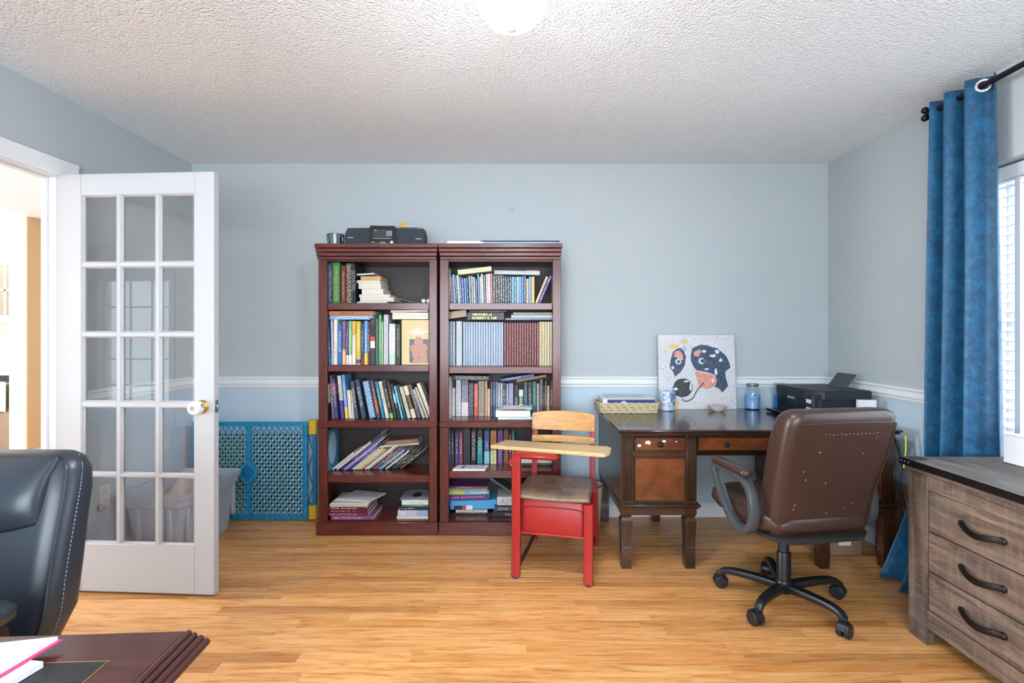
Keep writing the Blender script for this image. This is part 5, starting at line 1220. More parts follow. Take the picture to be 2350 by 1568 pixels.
paint('eye_brown', '7a5648', [ell(1662,482,30,36)], 4, 0.2)
paint('pupil', '16202c', [ell(1306,492,19,19), ell(1632,478,18,20)], 5, 0.2)
paint('stroke_white', 'd6dae2', [ell(1660,345,34,22,10,0.2,8), ell(1780,408,48,24,10,0.25,9), ell(1840,350,30,30,10,0.3,10), ell(1890,470,26,24,10,0.3,11), ell(1700,598,34,12,10,0.2,12), ell(1270,880,34,22,10,0.3,13), ell(1480,850,16,60,10,0.2,14), ell(1420,770,36,14,10,0.2,15), ell(1225,580,22,20,10,0.3,16), ell(1830,640,20,44,10,0.3,17), ell(1790,760,22,26,8,0.2,18)], 3, 0.08)
paint('blue_shade', '9fb6cc', [[(1340,290),(1400,262),(1430,300),(1405,350),(1375,335)], [(1475,300),(1498,280),(1488,380),(1468,360)]], 1, 0.1)
m = MB()
mouth = [pm(*p) for p in ((1662,785),(1610,850),(1560,920),(1520,1000),(1480,1032),(1410,1052),(1362,1022))]
m.tube(smooth_path([(a, -0.001, b) for a, b in mouth], 4), [0.0035]*25, 6); m.build('paint_line', plain('paint_mouth','4a2f38',0.5), pt)

# ---------------------------------------------------------------- woven tray with books
bs = thing('woven_basket', 'shallow cream woven basket tray on the desk corner', 'basket', (0.714, 3.305, DTZ))
MT['straw'] = plain('straw', 'd0c19c', 0.8, var=0.35, scale=60)
bw, bd = 0.385, 0.22
def ring_path(w, d, r, n=88):
    pts = rring(0, 0, 0, w, d, r, 6); L = [Vector(p) for p in pts] + [Vector(pts[0])]
    ds = [0]
    for i in range(len(L)-1): ds.append(ds[-1] + (L[i+1]-L[i]).length)
    out = []
    for k in range(n):
        tt = ds[-1]*k/n; i = max(j for j in range(len(ds)-1) if ds[j] <= tt); out.append(L[i].lerp(L[i+1], (tt-ds[i])/(ds[i+1]-ds[i])))
    return out
for j in range(7):
    k = 1 - 0.06*(6-j)/6; P_ = ring_path(bw*k, bd*k, 0.02); N_ = len(P_); path = []
    for i, p in enumerate(P_):
        nrm = Vector((p.x, p.y*1.6, 0)).normalized(); path.append(p + nrm*(0.0032*(1 if (i//2 + j) % 2 else -1)) + Vector((0,0,0.006+0.0098*j+0.0015*math.sin(i*1.7+j))))
    path.append(path[0])
    MB().tube(path, 0.0044, 6).build('woven_strand', MT['straw'], bs)
MB().box((-bw/2+0.02, -bd/2+0.02, 0.0), (bw/2-0.02, bd/2-0.02, 0.006)).build('base', MT['straw'], bs)
MB().loft([rring(0,0,z_,bw*k_-0.004,bd*k_-0.004,0.02,5) for z_, k_ in ((0.002,0.94),(0.066,1.0))] + [rring(0,0,z_,bw*k_-0.008,bd*k_-0.008,0.02,5) for z_, k_ in ((0.066,1.0),(0.006,0.94))], None, False).build('gap_liner', plain('gap_shade_brown','5c4a30',0.9), bs)  # dark liner added so the gaps between strands look shaded
bk = tag(MB().box((-0.165,-0.088,0),(0.168,0.088,0.080),0.002).build('book', plain('box_white','dcdfe6',0.5)), 'thick white and navy boxed book in the woven basket', 'book'); bk.location = (0.714, 3.305, DTZ+0.0072)
MB().box((-0.135,-0.0905,0.050),(0.1685,-0.0883,0.0802)).build('spine_panel', plain('navy_panel','2a3470',0.45), bk)
MB().prism([(-0.06,0.056),(0.0,0.056),(-0.03,0.076)], 0.001, None, 'y', -0.0916).build('spine_motif', plain('motif_grey','b8bac4',0.5), bk)
MB().box((-0.163,-0.088,0.0804),(0.173,0.088,0.086),0.001).build('lid', MT['paper'], bk)
nb = tag(MB().box((-0.115,-0.07,0),(0.115,0.07,0.006),0.001).build('notebook', plain('notebook_grey','b9c4be',0.5)), 'grey spiral notebook on the basket books', 'notebook'); nb.location = (0.705, 3.31, DTZ+0.0935); nb.rotation_euler = (0,0,R(2))
m = MB()
for k in range(22): m.loft(torus(0.0045, 0.0009, 10, 5), Matrix.Translation((-0.105+k*0.01, -0.070, 0.0035)) @ Matrix.Rotation(R(90),4,'Y'), False)
m.build('spiral', MT['chrome'], nb)
# ---------------------------------------------------------------- cup, dish, jars
cu_ = thing('ceramic_cup', 'white ceramic cup with grey blue animal face', 'cup', (1.002, 3.335, DTZ))
t = NT('cup_glaze'); tc = t.n('ShaderNodeTexCoord'); sx_ = t.n('ShaderNodeSeparateXYZ'); t.l(tc.outputs['Object'], sx_.inputs[0])
n = t.noise(tc.outputs['Object'], 34, 3.0, 0.6, 1.0); side = t.math('GREATER_THAN', t.math('ADD', t.math('MULTIPLY', sx_.outputs[0], 12.0), n), 0.42)
pat = t.ramp(n, [(0.38,'3f5878'),(0.5,'7f9cc0'),(0.62,'c8d4e4')]); pat2 = t.ramp(t.noise(tc.outputs['Object'], 60, 3.0), [(0.42,'8fa8cc'),(0.5,'dfe2ea'),(0.7,'e6e8ee')])
t.col(t.mix(side, pat2, pat)); MT['cup_glaze'] = t.p(rough=0.15)
MB().lathe([(0.036,0.0),(0.041,0.003),(0.047,0.05),(0.053,0.128),(0.0515,0.130),(0.049,0.126),(0.041,0.010),(0.0,0.008)], 28).build('cup', MT['cup_glaze'], cu_)
sd_ = thing('shell_dish', 'small white dish with pink inside on the desk', 'dish', (1.318, 3.30, DTZ))
MB().loft([[(x*1.0, y*0.7, z) for x, y, z in rring(0,0,zz,w_,w_,w_*0.42,6)] for zz, w_ in ((0.0,0.05),(0.004,0.062),(0.022,0.108),(0.034,0.124),(0.0345,0.118))], None, True).build('bowl', plain('dish_white','ddd4cc',0.3), sd_)
MB().loft([[(x*1.0, y*0.7, z) for x, y, z in rring(0,0,zz,w_,w_,w_*0.42,6)] for zz, w_ in ((0.0347,0.124),(0.0352,0.112))], None, True).build('inside', plain('dish_pink','d89aa2',0.3,var=0.15,scale=50), sd_)
MT['jar_glass'] = glass('jar_glass', (0.93,0.97,0.98), 0.06)
MT['zinc'] = plain('zinc_lid', 'a8acb0', 0.3, 0.85)
for i, (jx, jy, c1, c2, lev, lab) in enumerate(((1.592,3.392,'5f9fd8','b0d4f0',0.092,'glass mason jar of pale blue beads beside the painting'), (1.787,3.405,'1c6cd0','3f90e8',0.090,'glass mason jar of bright blue beads behind the printer'))):
    j = thing('mason_jar', lab, 'jar', (jx, jy, DTZ), 0, 'mason jars on the desk'); k = 1.0 if i == 0 else 0.9
    MB().lathe([(0.040*k,0.0),(0.0485*k,0.006),(0.0495*k,0.10),(0.046*k,0.128),(0.037*k,0.145),(0.036*k,0.156)], 30).build('glass', MT['jar_glass'], j)
    MB().lathe([(0.0375*k,0.156),(0.0385*k,0.158),(0.0385*k,0.172),(0.036*k,0.175),(0.0,0.175)], 30).build('lid', MT['zinc'], j)
    t = NT('beads_%d' % i); v = t.coord('Object'); vo = t.n('ShaderNodeTexVoronoi'); vo.inputs['Scale'].default_value = 120; t.l(v, vo.inputs[0]); t.col(t.mix(t.math('MULTIPLY', vo.outputs['Distance'], 1.3), lin(c2), lin(c1))); t.bump(vo.outputs['Distance'], 0.6, 0.004); t.p(rough=0.3)
    MB().lathe([(0.039*k,0.004),(0.0465*k,0.009),(0.0475*k,lev),(0.0,lev+0.004)], 30).build('beads', t.mat, j)

# ---------------------------------------------------------------- printer facing left
pr = thing('printer', 'black inkjet printer with raised paper support on the desk', 'printer', (1.915, 3.155, DTZ), R(3))
MT['printer'] = plain('printer_black', '20262d', 0.5, var=0.08, scale=40, bump=0.1, bscale=600)
MT['printer_gloss'] = plain('printer_gloss', '171b20', 0.25)
a, b = 0.168, 0.203
foot = [(-a,-b+0.03),(-a+0.03,-b),(a,-b),(a,b),(-a,b)]
def fr(k, z, lift=0.0): return [(x*k, y*k, z) for x, y in foot]
MB().loft([fr(0.985,0.004), fr(1.0,0.010), fr(1.0,0.118)]).build('body', MT['printer'], pr)
top = [(-a-0.004,-b+0.06),(-a+0.05,-b-0.002),(a,-b-0.002),(a,b+0.002),(-a-0.004,b+0.002)]
MB().loft([[(x,y,0.120) for x,y in top], [(x,y,0.164) for x,y in top], [(x*0.96,y*0.97,0.174) for x,y in top]]).build('scanner_lid', MT['printer'], pr)
MB().box((-a-0.003,-b+0.10,0.012),(-a+0.06,b-0.03,0.052)).build('paper_slot', MT['label_black'], pr)
MB().box((-a-0.006,-b+0.098,0.056),(-a-0.0005,b-0.01,0.160),0.004).build('front_panel', MT['printer_gloss'], pr)
MB().box((-a-0.10,-b+0.11,0.006),(-a+0.05,b-0.04,0.014),0.003).build('output_tray', MT['printer_gloss'], pr)
MB().prism([(-a-0.099,0.006),(-a-0.112,0.024),(-a-0.106,0.026),(-a-0.090,0.008)], 0.24, None, 'y', -b+0.11).build('tray_lip', MT['printer_gloss'], pr)
tank = MB().box((-a-0.012,-b+0.012,0.008),(-a+0.045,-b+0.094,0.150),0.008).build('ink_tank', MT['printer'], pr)
for zz in (0.108, 0.060): MB().box((-a-0.0126,-b+0.030,zz-0.012),(-a-0.0121,-b+0.078,zz+0.010)).build('sticker', MT['label_white'], tank)
Mx = Matrix.Translation((-a-0.0062, 0.075, 0.100)) @ Matrix.Rotation(R(-90),4,'Z') @ Matrix.Rotation(R(90),4,'X')
text_on(pr, 'EPSON', 0.020, plain('logo_grey','c4c8cc',0.5), Mx, 'logo', 0.0004, 0.075)
MB().box((-a-0.001,-0.03,0.1745),(-a+0.03,0.12,0.176),0.0005).build('control_strip', MT['printer_gloss'], pr)
Mf = Matrix.Translation((0.115, 0.02, 0.172)) @ Matrix.Rotation(R(38),4,'Y')
MB().box((-0.004,-0.085,0.0),(0.004,0.085,0.108),0.003,Mf).build('paper_support', plain('support_grey','3a444c',0.45), pr)
wbx = tag(MB().box((-0.05,-0.012,0),(0.05,0.012,0.126),0.001).build('carton', plain('white_carton','e2e4e8',0.5)), 'small white carton standing in front of the printer side', 'carton'); wbx.location = (2.030, 2.915, DTZ); wbx.rotation_euler = (0,0,R(-6))
MB().box((-0.0485,-0.0105,0.1262),(0.0485,0.0105,0.1268)).build('flap', MT['paper'], wbx)
# ---------------------------------------------------------------- swivel chairs
MT['brown_leather'] = plain('brown_leather', '3a2721', 0.36, var=0.14, scale=9, bump=0.10, bscale=260)
MT['brown_piping'] = plain('brown_piping', '3a2622', 0.4)
MT['arm_grey'] = plain('arm_grey', '3f4448', 0.32, var=0.06)
MT['base_black'] = plain('base_black', '24262a', 0.36, 0.35, var=0.08)
def star_base(par, a0, RR, mat):
    MB().lathe([(0.030,0.050),(0.034,0.056),(0.036,0.100),(0.033,0.108),(0.029,0.110)], 24).build('hub', mat, par)
    MB().lathe([(0.031,0.108),(0.031,0.235),(0.029,0.240),(0.024,0.242),(0.024,0.385)], 24).build('gas_lift', mat, par)
    for k in range(5):
        an = R(a0+72*k); d = Vector((math.cos(an), math.sin(an), 0))
        pts = smooth_path([d*0.028+Vector((0,0,0.078)), d*0.10+Vector((0,0,0.088)), d*0.20+Vector((0,0,0.094)), d*(RR-0.03)+Vector((0,0,0.088)), d*(RR-0.004)+Vector((0,0,0.066))], 5)
        n = len(pts)
        arm = MB().tube(pts, [1.0-0.35*i/(n-1) for i in range(n)], 12, None, (0.024, 0.018)).build('base_arm', mat, par)
        sw = an + R(35+40*k)
        ca = MB(); c = d*RR; ax = Vector((math.cos(sw), math.sin(sw), 0)); bk_ = Vector((-ax.y, ax.x, 0))*0.012
        Mw = Matrix.Translation(c+bk_+Vector((0,0,0.0315))) @ Matrix.Rotation(sw, 4, 'Z') @ Matrix.Rotation(R(90), 4, 'Y')
        for s in (-1, 1): ca.lathe([(0.004,s*0.004),(0.028,s*0.004),(0.0315,s*0.007),(0.0315,s*0.021),(0.026,s*0.026),(0.0,s*0.027)], 20, (0,0,0), Mw, False)
        ca.tube([c+Vector((0,0,0.078)), c+bk_*0.4+Vector((0,0,0.050))], 0.009, 10)
        ca.loft([[tuple(Mw @ Vector((0.036*math.cos(t_), 0.036*math.sin(t_), w_))) for t_ in [R(100+160*q/10) for q in range(11)]] + [tuple(Mw @ Vector((0.030*math.cos(t_), 0.030*math.sin(t_), w_))) for t_ in [R(260-160*q/10) for q in range(11)]] for w_ in (-0.012, 0.012)])
        ca.build('caster', MT['base_black'], par)
oc = thing('office_chair', 'brown leather office chair with scuffed back at the desk', 'chair', (1.255, 2.36, 0), R(9))
star_base(oc, -3, 0.29, MT['base_black'])
MB().box((-0.12,-0.14,0.372),(0.12,0.12,0.388),0.004).build('tilt_plate', MT['base_black'], oc)
MB().loft([rring(0,-0.045,z,w_,d_,0.10,6) for z, w_, d_ in ((0.388,0.40,0.40),(0.392,0.46,0.46),(0.412,0.47,0.47))]).build('seat_pan', plain('pan_black','1e1d1e',0.8), oc)
MB().loft([rring(0,0.00,z,w_,d_,0.12,7) for z, w_, d_ in ((0.413,0.44,0.44),(0.42,0.49,0.49),(0.45,0.53,0.53),(0.485,0.52,0.52),(0.505,0.46,0.46),(0.510,0.36,0.36))]).build('seat', MT['brown_leather'], oc, smooth=80)
# backrest: padded shell leaning back
def bring(z, w, th, yr, r):
    pts = rring(0, yr+th/2, z, w, th, r, 6)
    return pts
lv = [(0.398,0.36,0.085,-0.232),(0.404,0.43,0.105,-0.238),(0.44,0.452,0.125,-0.246),(0.52,0.462,0.135,-0.262),(0.62,0.470,0.140,-0.285),(0.72,0.486,0.142,-0.318),(0.82,0.494,0.140,-0.348),(0.89,0.494,0.134,-0.368),(0.925,0.484,0.124,-0.376),(0.946,0.462,0.106,-0.374),(0.957,0.420,0.078,-0.364),(0.960,0.35,0.04,-0.348)]
br = MB().loft([bring(z,w,th,yr,0.045) for z,w,th,yr in lv]).build('backrest', MT['brown_leather'], oc, smooth=80)
# seams
def yr_at(z):
    for (z0,_,_,a_),(z1,_,_,b_) in zip(lv, lv[1:]):
        if z0 <= z <= z1: return a_ + (b_-a_)*(z-z0)/(z1-z0)
    return -0.33
def w_at(z):
    for (z0,a_,_,_),(z1,b_,_,_) in zip(lv, lv[1:]):
        if z0 <= z <= z1: return a_ + (b_-a_)*(z-z0)/(z1-z0)
    return 0.4
zs = 0.908
m = MB().tube(smooth_path([(-0.222, yr_at(zs)+0.022, zs+0.008), (-0.195, yr_at(zs)-0.001, zs), (0, yr_at(zs)-0.002, zs+0.002), (0.195, yr_at(zs)-0.001, zs), (0.222, yr_at(zs)+0.022, zs+0.008)], 6), 0.0032, 6)
m.build('piping', MT['brown_piping'], br)
for sx in (-1, 1):
    pts = [(sx*(w_at(z)/2-0.018), yr_at(z)+0.0035, z) for z in (0.42,0.50,0.60,0.70,0.80,0.88,0.905)]
    MB().tube(smooth_path(pts, 4), 0.0028, 6).build('piping', MT['brown_piping'], br)
    for o_ in (0.0, 0.009):
        pts = [(sx*(w_at(z)/2+0.0004), yr_at(z)+0.06+o_, z) for z in (0.42,0.50,0.56)]
        MB().tube(pts, 0.0016, 6).build('piping', MT['brown_piping'], br)
# front cushions of the back
for zc, zh in ((0.60,0.07),(0.73,0.07),(0.85,0.06)):
    MB().blob((0, yr_at(zc)+0.140, zc), (0.20, 0.030, zh), 0.6, 24, 10).build('back_cushion', MT['brown_leather'], oc, smooth=80)
# scuffs: pale flakes where the leather has worn
MT['flake'] = plain('leather_flake', 'c8b8b0', 0.8); random.seed(21); m = MB()
for k in range(16):
    z = random.uniform(0.46, 0.88); x = random.uniform(-0.17, 0.19); L_ = random.uniform(0.002, 0.007); an = random.uniform(0, 3.14)
    y_ = yr_at(z)-0.0006; dx, dz = L_*math.cos(an), L_*math.sin(an); nx, nz = -dz*0.2, dx*0.2
    m.add([(x-dx,y_,z-dz),(x+nx,y_,z+nz),(x+dx,y_,z+dz),(x-nx,y_,z-nz)], [(0,1,2,3)])
for k in range(14):
    x = -0.09+k*0.018; z = 0.862+0.002*math.sin(k*2.1); y_ = yr_at(z)-0.0007; L_ = 0.006+0.006*((k*7)%3)/3
    m.add([(x,y_,z),(x+L_,y_,z+0.0005),(x+L_,y_,z+0.0016),(x,y_,z+0.001)], [(0,1,2,3)])
tag(m.build('scuffs', MT['flake'], br), None, None, None, 'stuff')
for sx in (-1, 1):
    x = sx*0.288
    lp = smooth_path([(x-sx*0.005,-0.135,0.408),(x,-0.165,0.425),(x,-0.192,0.47),(x,-0.190,0.55),(x,-0.165,0.605),(x,-0.115,0.632),(x,0.0,0.640),(x,0.085,0.640),(x,0.100,0.618),(x,0.070,0.560),(x,0.02,0.490),(x,-0.04,0.432),(x-sx*0.003,-0.100,0.404),(x-sx*0.005,-0.135,0.408)], 5)
    MB().tube(lp, 1.0, 10, None, (0.015, 0.021), (1,0,0)).build('arm_frame', MT['arm_grey'], oc)
    MB().box((x-0.02 if sx > 0 else x, -0.16, 0.40),(x if sx > 0 else x+0.02, -0.07, 0.425),0.004).build('arm_bracket', MT['arm_grey'], oc)
    MB().tube([(sx*0.21,-0.115,0.402),(x,-0.115,0.406)], 0.012, 10).build('arm_bracket', MT['arm_grey'], oc)
    MB().loft([[(x+(q[0]-0)*1.0, q[1], q[2]) for q in rring(0,-0.030,z,w_,d_,0.024,5)] for z, w_, d_ in ((0.648,0.045,0.255),(0.652,0.054,0.270),(0.666,0.056,0.272),(0.675,0.046,0.258),(0.677,0.03,0.24))]).build('arm_pad', MT['brown_leather'], oc, smooth=80)
MB().tube(smooth_path([(0.16,-0.06,0.386),(0.20,-0.10,0.375),(0.205,-0.12,0.335)],4), [0.006,0.006,0.006,0.006,0.007,0.009,0.012,0.014,0.015][:9], 8, None, (1.0,0.5)).build('lever', MT['base_black'], oc)

# ---------------------------------------------------------------- rustic dresser under the window
t = NT('rustic_wood')
def rustic(name, sc_, c=('352822','5c483d','7c6658','927f70')):
    t = NT(name); v = t.coord('Object', sc_); n1 = t.noise(v, 2.2, 6.0, 0.65, 0.8); v2 = t.coord('Object'); n2 = t.noise(v2, 4.5, 4.0, 0.6, 0.5); n3 = t.noise(t.coord('Object', (60,60,8) if sc_[2] > 5 else (8,8,60)), 1.0, 2.0)
    c_ = t.ramp(n1, [(0.28,c[0]),(0.44,c[1]),(0.58,c[2]),(0.74,c[3])])
    c_ = t.mix(t.math('MULTIPLY', t.ramp(n2, [(0.45,0.0),(0.62,1.0)]), 0.55), c_, lin('4e4a46')); c_ = t.mix(t.math('MULTIPLY', t.ramp(n3, [(0.5,0.0),(0.7,1.0)]), 0.18), c_, lin('9a8878'))
    t.col(c_); t.bump(n1, 0.15, 0.002); return t.p(rough=0.6)
MT['rus_h'] = rustic('rustic_drawer', (9, 1.4, 12)); MT['rus_v'] = rustic('rustic_stile', (9, 9, 1.2), ('332620','574338','735e50','8a7566')); MT['rus_top'] = rustic('rustic_top', (9, 1.2, 9), ('3a3430','564e48','6c645e','827a74'))
MT['iron'] = plain('black_iron', '25211f', 0.42, 0.7, var=0.15)
FX, RX_, FY1, FY0 = 1.662, 2.125, 2.130, 0.93
dz_ = thing('dresser', 'rustic grey brown wooden dresser with black pulls', 'dresser', ((FX+RX_)/2, (FY0+FY1)/2, 0))
DD = lambda mb, n, m=MT['rus_v'], p=None: mb.build(n, m, p or dz_, True)
tp_ = DD(MB().box((FX-0.020, FY0-0.02, 0.712), (RX_, FY1+0.018, 0.738), 0.002), 'top', MT['rus_top'])
DD(MB().box((FX-0.0225, FY0-0.021, 0.711), (FX-0.0198, FY1-0.042, 0.7385)), 'edge_band', MT['iron'], tp_)
st_ = DD(MB().box((FX-0.0235, FY1-0.042, 0.710), (FX+0.06, FY1+0.0205, 0.7395), 0.0015), 'corner_strap', MT['iron'], tp_)
for yy in (2.138, 2.120, 2.102): DD(MB().lathe([(0.004,0),(0.003,0.003),(0.0,0.0035)],10,(0,0,0),Matrix.Translation((FX-0.0235,yy,0.725)) @ Matrix.Rotation(R(-90),4,'Y'),False), 'rivet', MT['chrome'], st_)
DD(MB().box((FX-0.010, FY0-0.01, 0.694), (RX_-0.004, FY1+0.008, 0.7115), 0.002), 'cornice', MT['rus_h'])
for a_, b_ in ((FY1-0.098, FY1), (FY0, FY0+0.098)): DD(MB().box((FX, a_, 0.0), (FX+0.03, b_, 0.694), 0.002), 'stile')
DD(MB().box((FX, 1.503, 0.148), (FX+0.022, 1.553, 0.694), 0.002), 'stile')
for a_ in (FY1-0.022, FY0): DD(MB().box((FX+0.0305, a_, 0.0), (RX_, a_+0.022, 0.694)), 'end_panel')
DD(MB().box((RX_-0.012, FY0+0.0225, 0.08), (RX_-0.001, FY1-0.0225, 0.69)), 'back_panel')
DD(MB().box((FX+0.03, FY0+0.0225, 0.10), (RX_-0.0125, FY1-0.0225, 0.12)), 'bottom_panel')
DD(MB().box((FX+0.001, FY0+0.0985, 0.632), (FX+0.022, FY1-0.0985, 0.694), 0.001), 'rail', MT['rus_h'])
DD(MB().box((FX+0.001, FY0+0.0985, 0.070), (FX+0.022, FY1-0.0985, 0.145), 0.002), 'rail', MT['rus_h'])
def pull(par, yc, zc):
    m = MB().tube(smooth_path([(FX-0.004, yc+0.082, zc+0.006), (FX-0.014, yc+0.062, zc+0.004), (FX-0.022, yc+0.030, zc-0.004), (FX-0.024, yc, zc-0.008), (FX-0.022, yc-0.030, zc-0.004), (FX-0.014, yc-0.062, zc+0.004), (FX-0.004, yc-0.082, zc+0.006)], 5), 1.0, 10, None, (0.005, 0.011), (0,0,1)).build('pull', MT['iron'], par, True)
    for s in (-1, 1):
        MB().lathe([(0.013,0.0),(0.013,0.004),(0.007,0.007),(0.0,0.008)], 14, (0,0,0), Matrix.Translation((FX-0.0005, yc+s*0.080, zc+0.006)) @ Matrix.Rotation(R(-90),4,'Y'), False).build('pull_mount', MT['iron'], par, True)
for (a_, b_) in ((1.555, FY1-0.100), (FY0+0.100, 1.501)):
    for (z0, z1) in ((0.468,0.630),(0.307,0.464),(0.148,0.302)):
        d_ = DD(MB().box((FX+0.003, a_, z0), (FX+0.024, b_, z1), 0.003), 'drawer', MT['rus_h'])
        pull(d_, (a_+b_)/2, (z0+z1)/2)
wb_ = tag(MB().box((0,-0.42,0),(0.135,0,0.116),0.003).build('carton', plain('plain_white_carton','e8e8ec',0.5,var=0.02)), 'plain white carton on the dresser by the window', 'carton'); wb_.location = (1.992, 2.055, 0.7385)
MB().box((0.004,-0.415,0.1162),(0.131,-0.005,0.118)).build('lid', MT['paper'], wb_)

# ---------------------------------------------------------------- things behind and under the desk
cbx = thing('cardboard_box', 'cardboard box on the floor under the writing desk', 'box', (1.835, 3.02, 0))
MT['card'] = plain('cardboard', '8f745c', 0.75, var=0.08, scale=20)
MB().box((1.705, 2.86, 0), (1.965, 3.18, 0.21), 0.002).build('carton', MT['card'], cbx, True)
MB().box((1.835, 2.8594, 0.055), (1.905, 2.8598, 0.10)).build('label', MT['label_white'], cbx, True)
MB().box((1.83, 2.862, 0.2102), (1.84, 3.178, 0.2108)).build('tape', plain('tape_tan','b89a70',0.3), cbx, True)
bd_ = tag(MB().box((0,0,0),(0.018,0.34,0.44),0.002).build('board', rustic('board_wood', (9,9,1.2), ('4a3a30','6a5646','7f6a5a','8f7a6a'))), 'brown wooden board leaning on the right wall behind the desk', 'board'); bd_.location = (2.098, 2.60, 0); bd_.rotation_euler = (0, R(2.0), 0)
def cable(pts, r, mat, lab):
    o = MB().tube(smooth_path([at(*p) for p in pts], 6), r, 7).build('power_cable', mat); tag(o, lab, 'cable', 'cables behind the desk'); return o
cable(((2052,1000,425),(2062,1050,428),(2052,1095,430),(2072,1140,432),(2080,1185,432),(2074,1230,434),(2054,1252,434),(2058,1262,436),(2075,1258,440)), 0.004, MT['black_plastic'], 'black power cable looping down behind the desk end')
cable(((2060,1010,432),(2070,1075,434),(2064,1110,434),(2078,1170,436),(2086,1200,440)), 0.0035, MT['black_plastic'], 'thinner black cable hanging straight behind the desk end')
cable(((2078,1000,430),(2079,1020,432),(2078,1045,434),(2074,1075,436)), 0.0045, plain('yellow_cable','c8d030',0.45), 'short yellow green cable behind the brown chair back')

# ---------------------------------------------------------------- executive desk in the near left corner
MT['mahog'] = wood('mahogany', '2c120f', '431d18', '572a22', (1.2, 9, 9), 0.25, False, 0.3, 2.6, 0.015)
ed = thing('executive_desk', 'dark mahogany desk corner with black leather inset', 'desk', (-0.527, 0.857, 0), R(3))
WX, WYd = -1.55, -0.72
m = MB().box((WX, WYd, 0.728), (-0.036, 0.0, 0.760), 0.003); m.build('top', MT['mahog'], ed)
m = MB().box((-0.036, WYd, 0.728), (-0.004, 0.0, 0.7455), 0.003)
for (x0, z0, r0) in ((-0.0335,0.7555,0.0052),(-0.0245,0.7505,0.0058),(-0.0140,0.7455,0.0062),(-0.0045,0.7395,0.0066)):
    m.tube([(x0, WYd, z0), (x0, 0.0, z0)], r0, 14)
m.build('edge_moulding', plain('mahogany_edge', '43201a', 0.2, var=0.12, scale=9, coat=0.4), ed)
MB().box((WX+0.10, WYd+0.10, 0.7601), (-0.108, -0.078, 0.7612)).build('leather_inset', plain('inset_leather','1a1c20',0.42,var=0.2,scale=30,bump=0.15,bscale=500), ed)
m = MB(); m.box((WX+0.098, -0.0785, 0.7602), (-0.1065, -0.0775, 0.7616)); m.box((-0.1085, WYd+0.10, 0.7602), (-0.1075, -0.078, 0.7616)); m.build('gilt_line', plain('gilt','a88a58',0.4,0.4), ed)
for (a_, b_) in ((WX+0.04, WX+0.45), (-0.47, -0.05)):
    pd = MB().box((a_, WYd+0.04, 0.0), (b_, -0.05, 0.728), 0.004).build('pedestal', MT['mahog'], ed)
    for k in range(3):
        dw = MB().box((a_+0.02, WYd+0.025, 0.08+0.21*k), (b_-0.02, WYd+0.0395, 0.27+0.21*k), 0.004).build('drawer', MT['mahog'], pd)
MB().box((WX+0.45, -0.075, 0.25), (-0.47, -0.055, 0.728)).build('modesty_panel', MT['mahog'], ed)
hd = MB().tube(smooth_path([(-0.049,-0.075,0.700),(-0.01,-0.080,0.702),(0.028,-0.084,0.700),(0.036,-0.10,0.690),(0.034,-0.13,0.68)],5), 1.0, 10, None, (0.010,0.006)).build('side_handle', MT['chrome'], ed)
# papers
def slab(name, lab, cat, corner, e1, e2, z, th, mat):
    p0 = Vector((corner[0], corner[1])); a_ = Vector(e1); b_ = Vector(e2)
    pts = [p0, p0+a_, p0+a_+b_, p0+b_]
    o = MB().prism([(p.x-p0.x, p.y-p0.y) for p in pts], th).build(name, mat); o.location = (p0.x, p0.y, z); return tag(o, lab, cat)
wn_ = slab('notepad', 'white notepad under the pink folder on the mahogany desk', 'notepad', (-0.716,0.757), (-0.20,0.03), (-0.03,-0.20), 0.7620, 0.009, plain('pad_lilac','d9d8e8',0.5))
pk = slab('folder', 'pink folder with a printed sheet on the mahogany desk', 'folder', (-0.732,0.808), (-0.29,-0.062), (-0.024,-0.215), 0.7715, 0.0022, plain('pink_folder','d23a78',0.45))
pk.rotation_euler = (R(0), R(0), 0)
m = MB().prism([(-0.006,-0.003),(-0.286,-0.063),(-0.309,-0.274),(-0.029,-0.213)], 0.006, None, 'z', 0.0024); m.build('sheet', MT['paper'], pk)
t = NT('printed_sheet'); v = t.coord('Object'); sx2 = t.n('ShaderNodeSeparateXYZ'); t.l(v, sx2.inputs[0]); wv = t.math('SINE', t.math('MULTIPLY', t.math('ADD', sx2.outputs[1], t.math('MULTIPLY', sx2.outputs[0], -0.2)), 700.0))
t.col(t.mix(t.math('GREATER_THAN', wv, 0.86), lin('e6e6ea'), lin('9a9aa2'))); t.p(rough=0.6)
MB().prism([(-0.07,-0.045),(-0.27,-0.088),(-0.285,-0.25),(-0.085,-0.206)], 0.0003, None, 'z', 0.0085).build('print', t.mat, pk)

# ---------------------------------------------------------------- black leather executive chair behind it
MT['black_leather'] = plain('black_leather', '2b323c', 0.34, var=0.10, scale=8, bump=0.08, bscale=240)
MT['blue_thread'] = plain('pale_thread', '8f9cb0', 0.7)
ec = thing('executive_chair', 'black leather high-back chair behind the mahogany desk', 'chair', (-1.443, 1.08, 0), 0)
star_base(ec, 18, 0.31, MT['base_black'])
MB().loft([rring(0,0.0,z,w_,d_,0.10,6) for z, w_, d_ in ((0.385,0.46,0.44),(0.40,0.52,0.50),(0.45,0.54,0.53),(0.49,0.53,0.52),(0.505,0.46,0.44))]).build('seat', MT['black_leather'], ec, smooth=80)
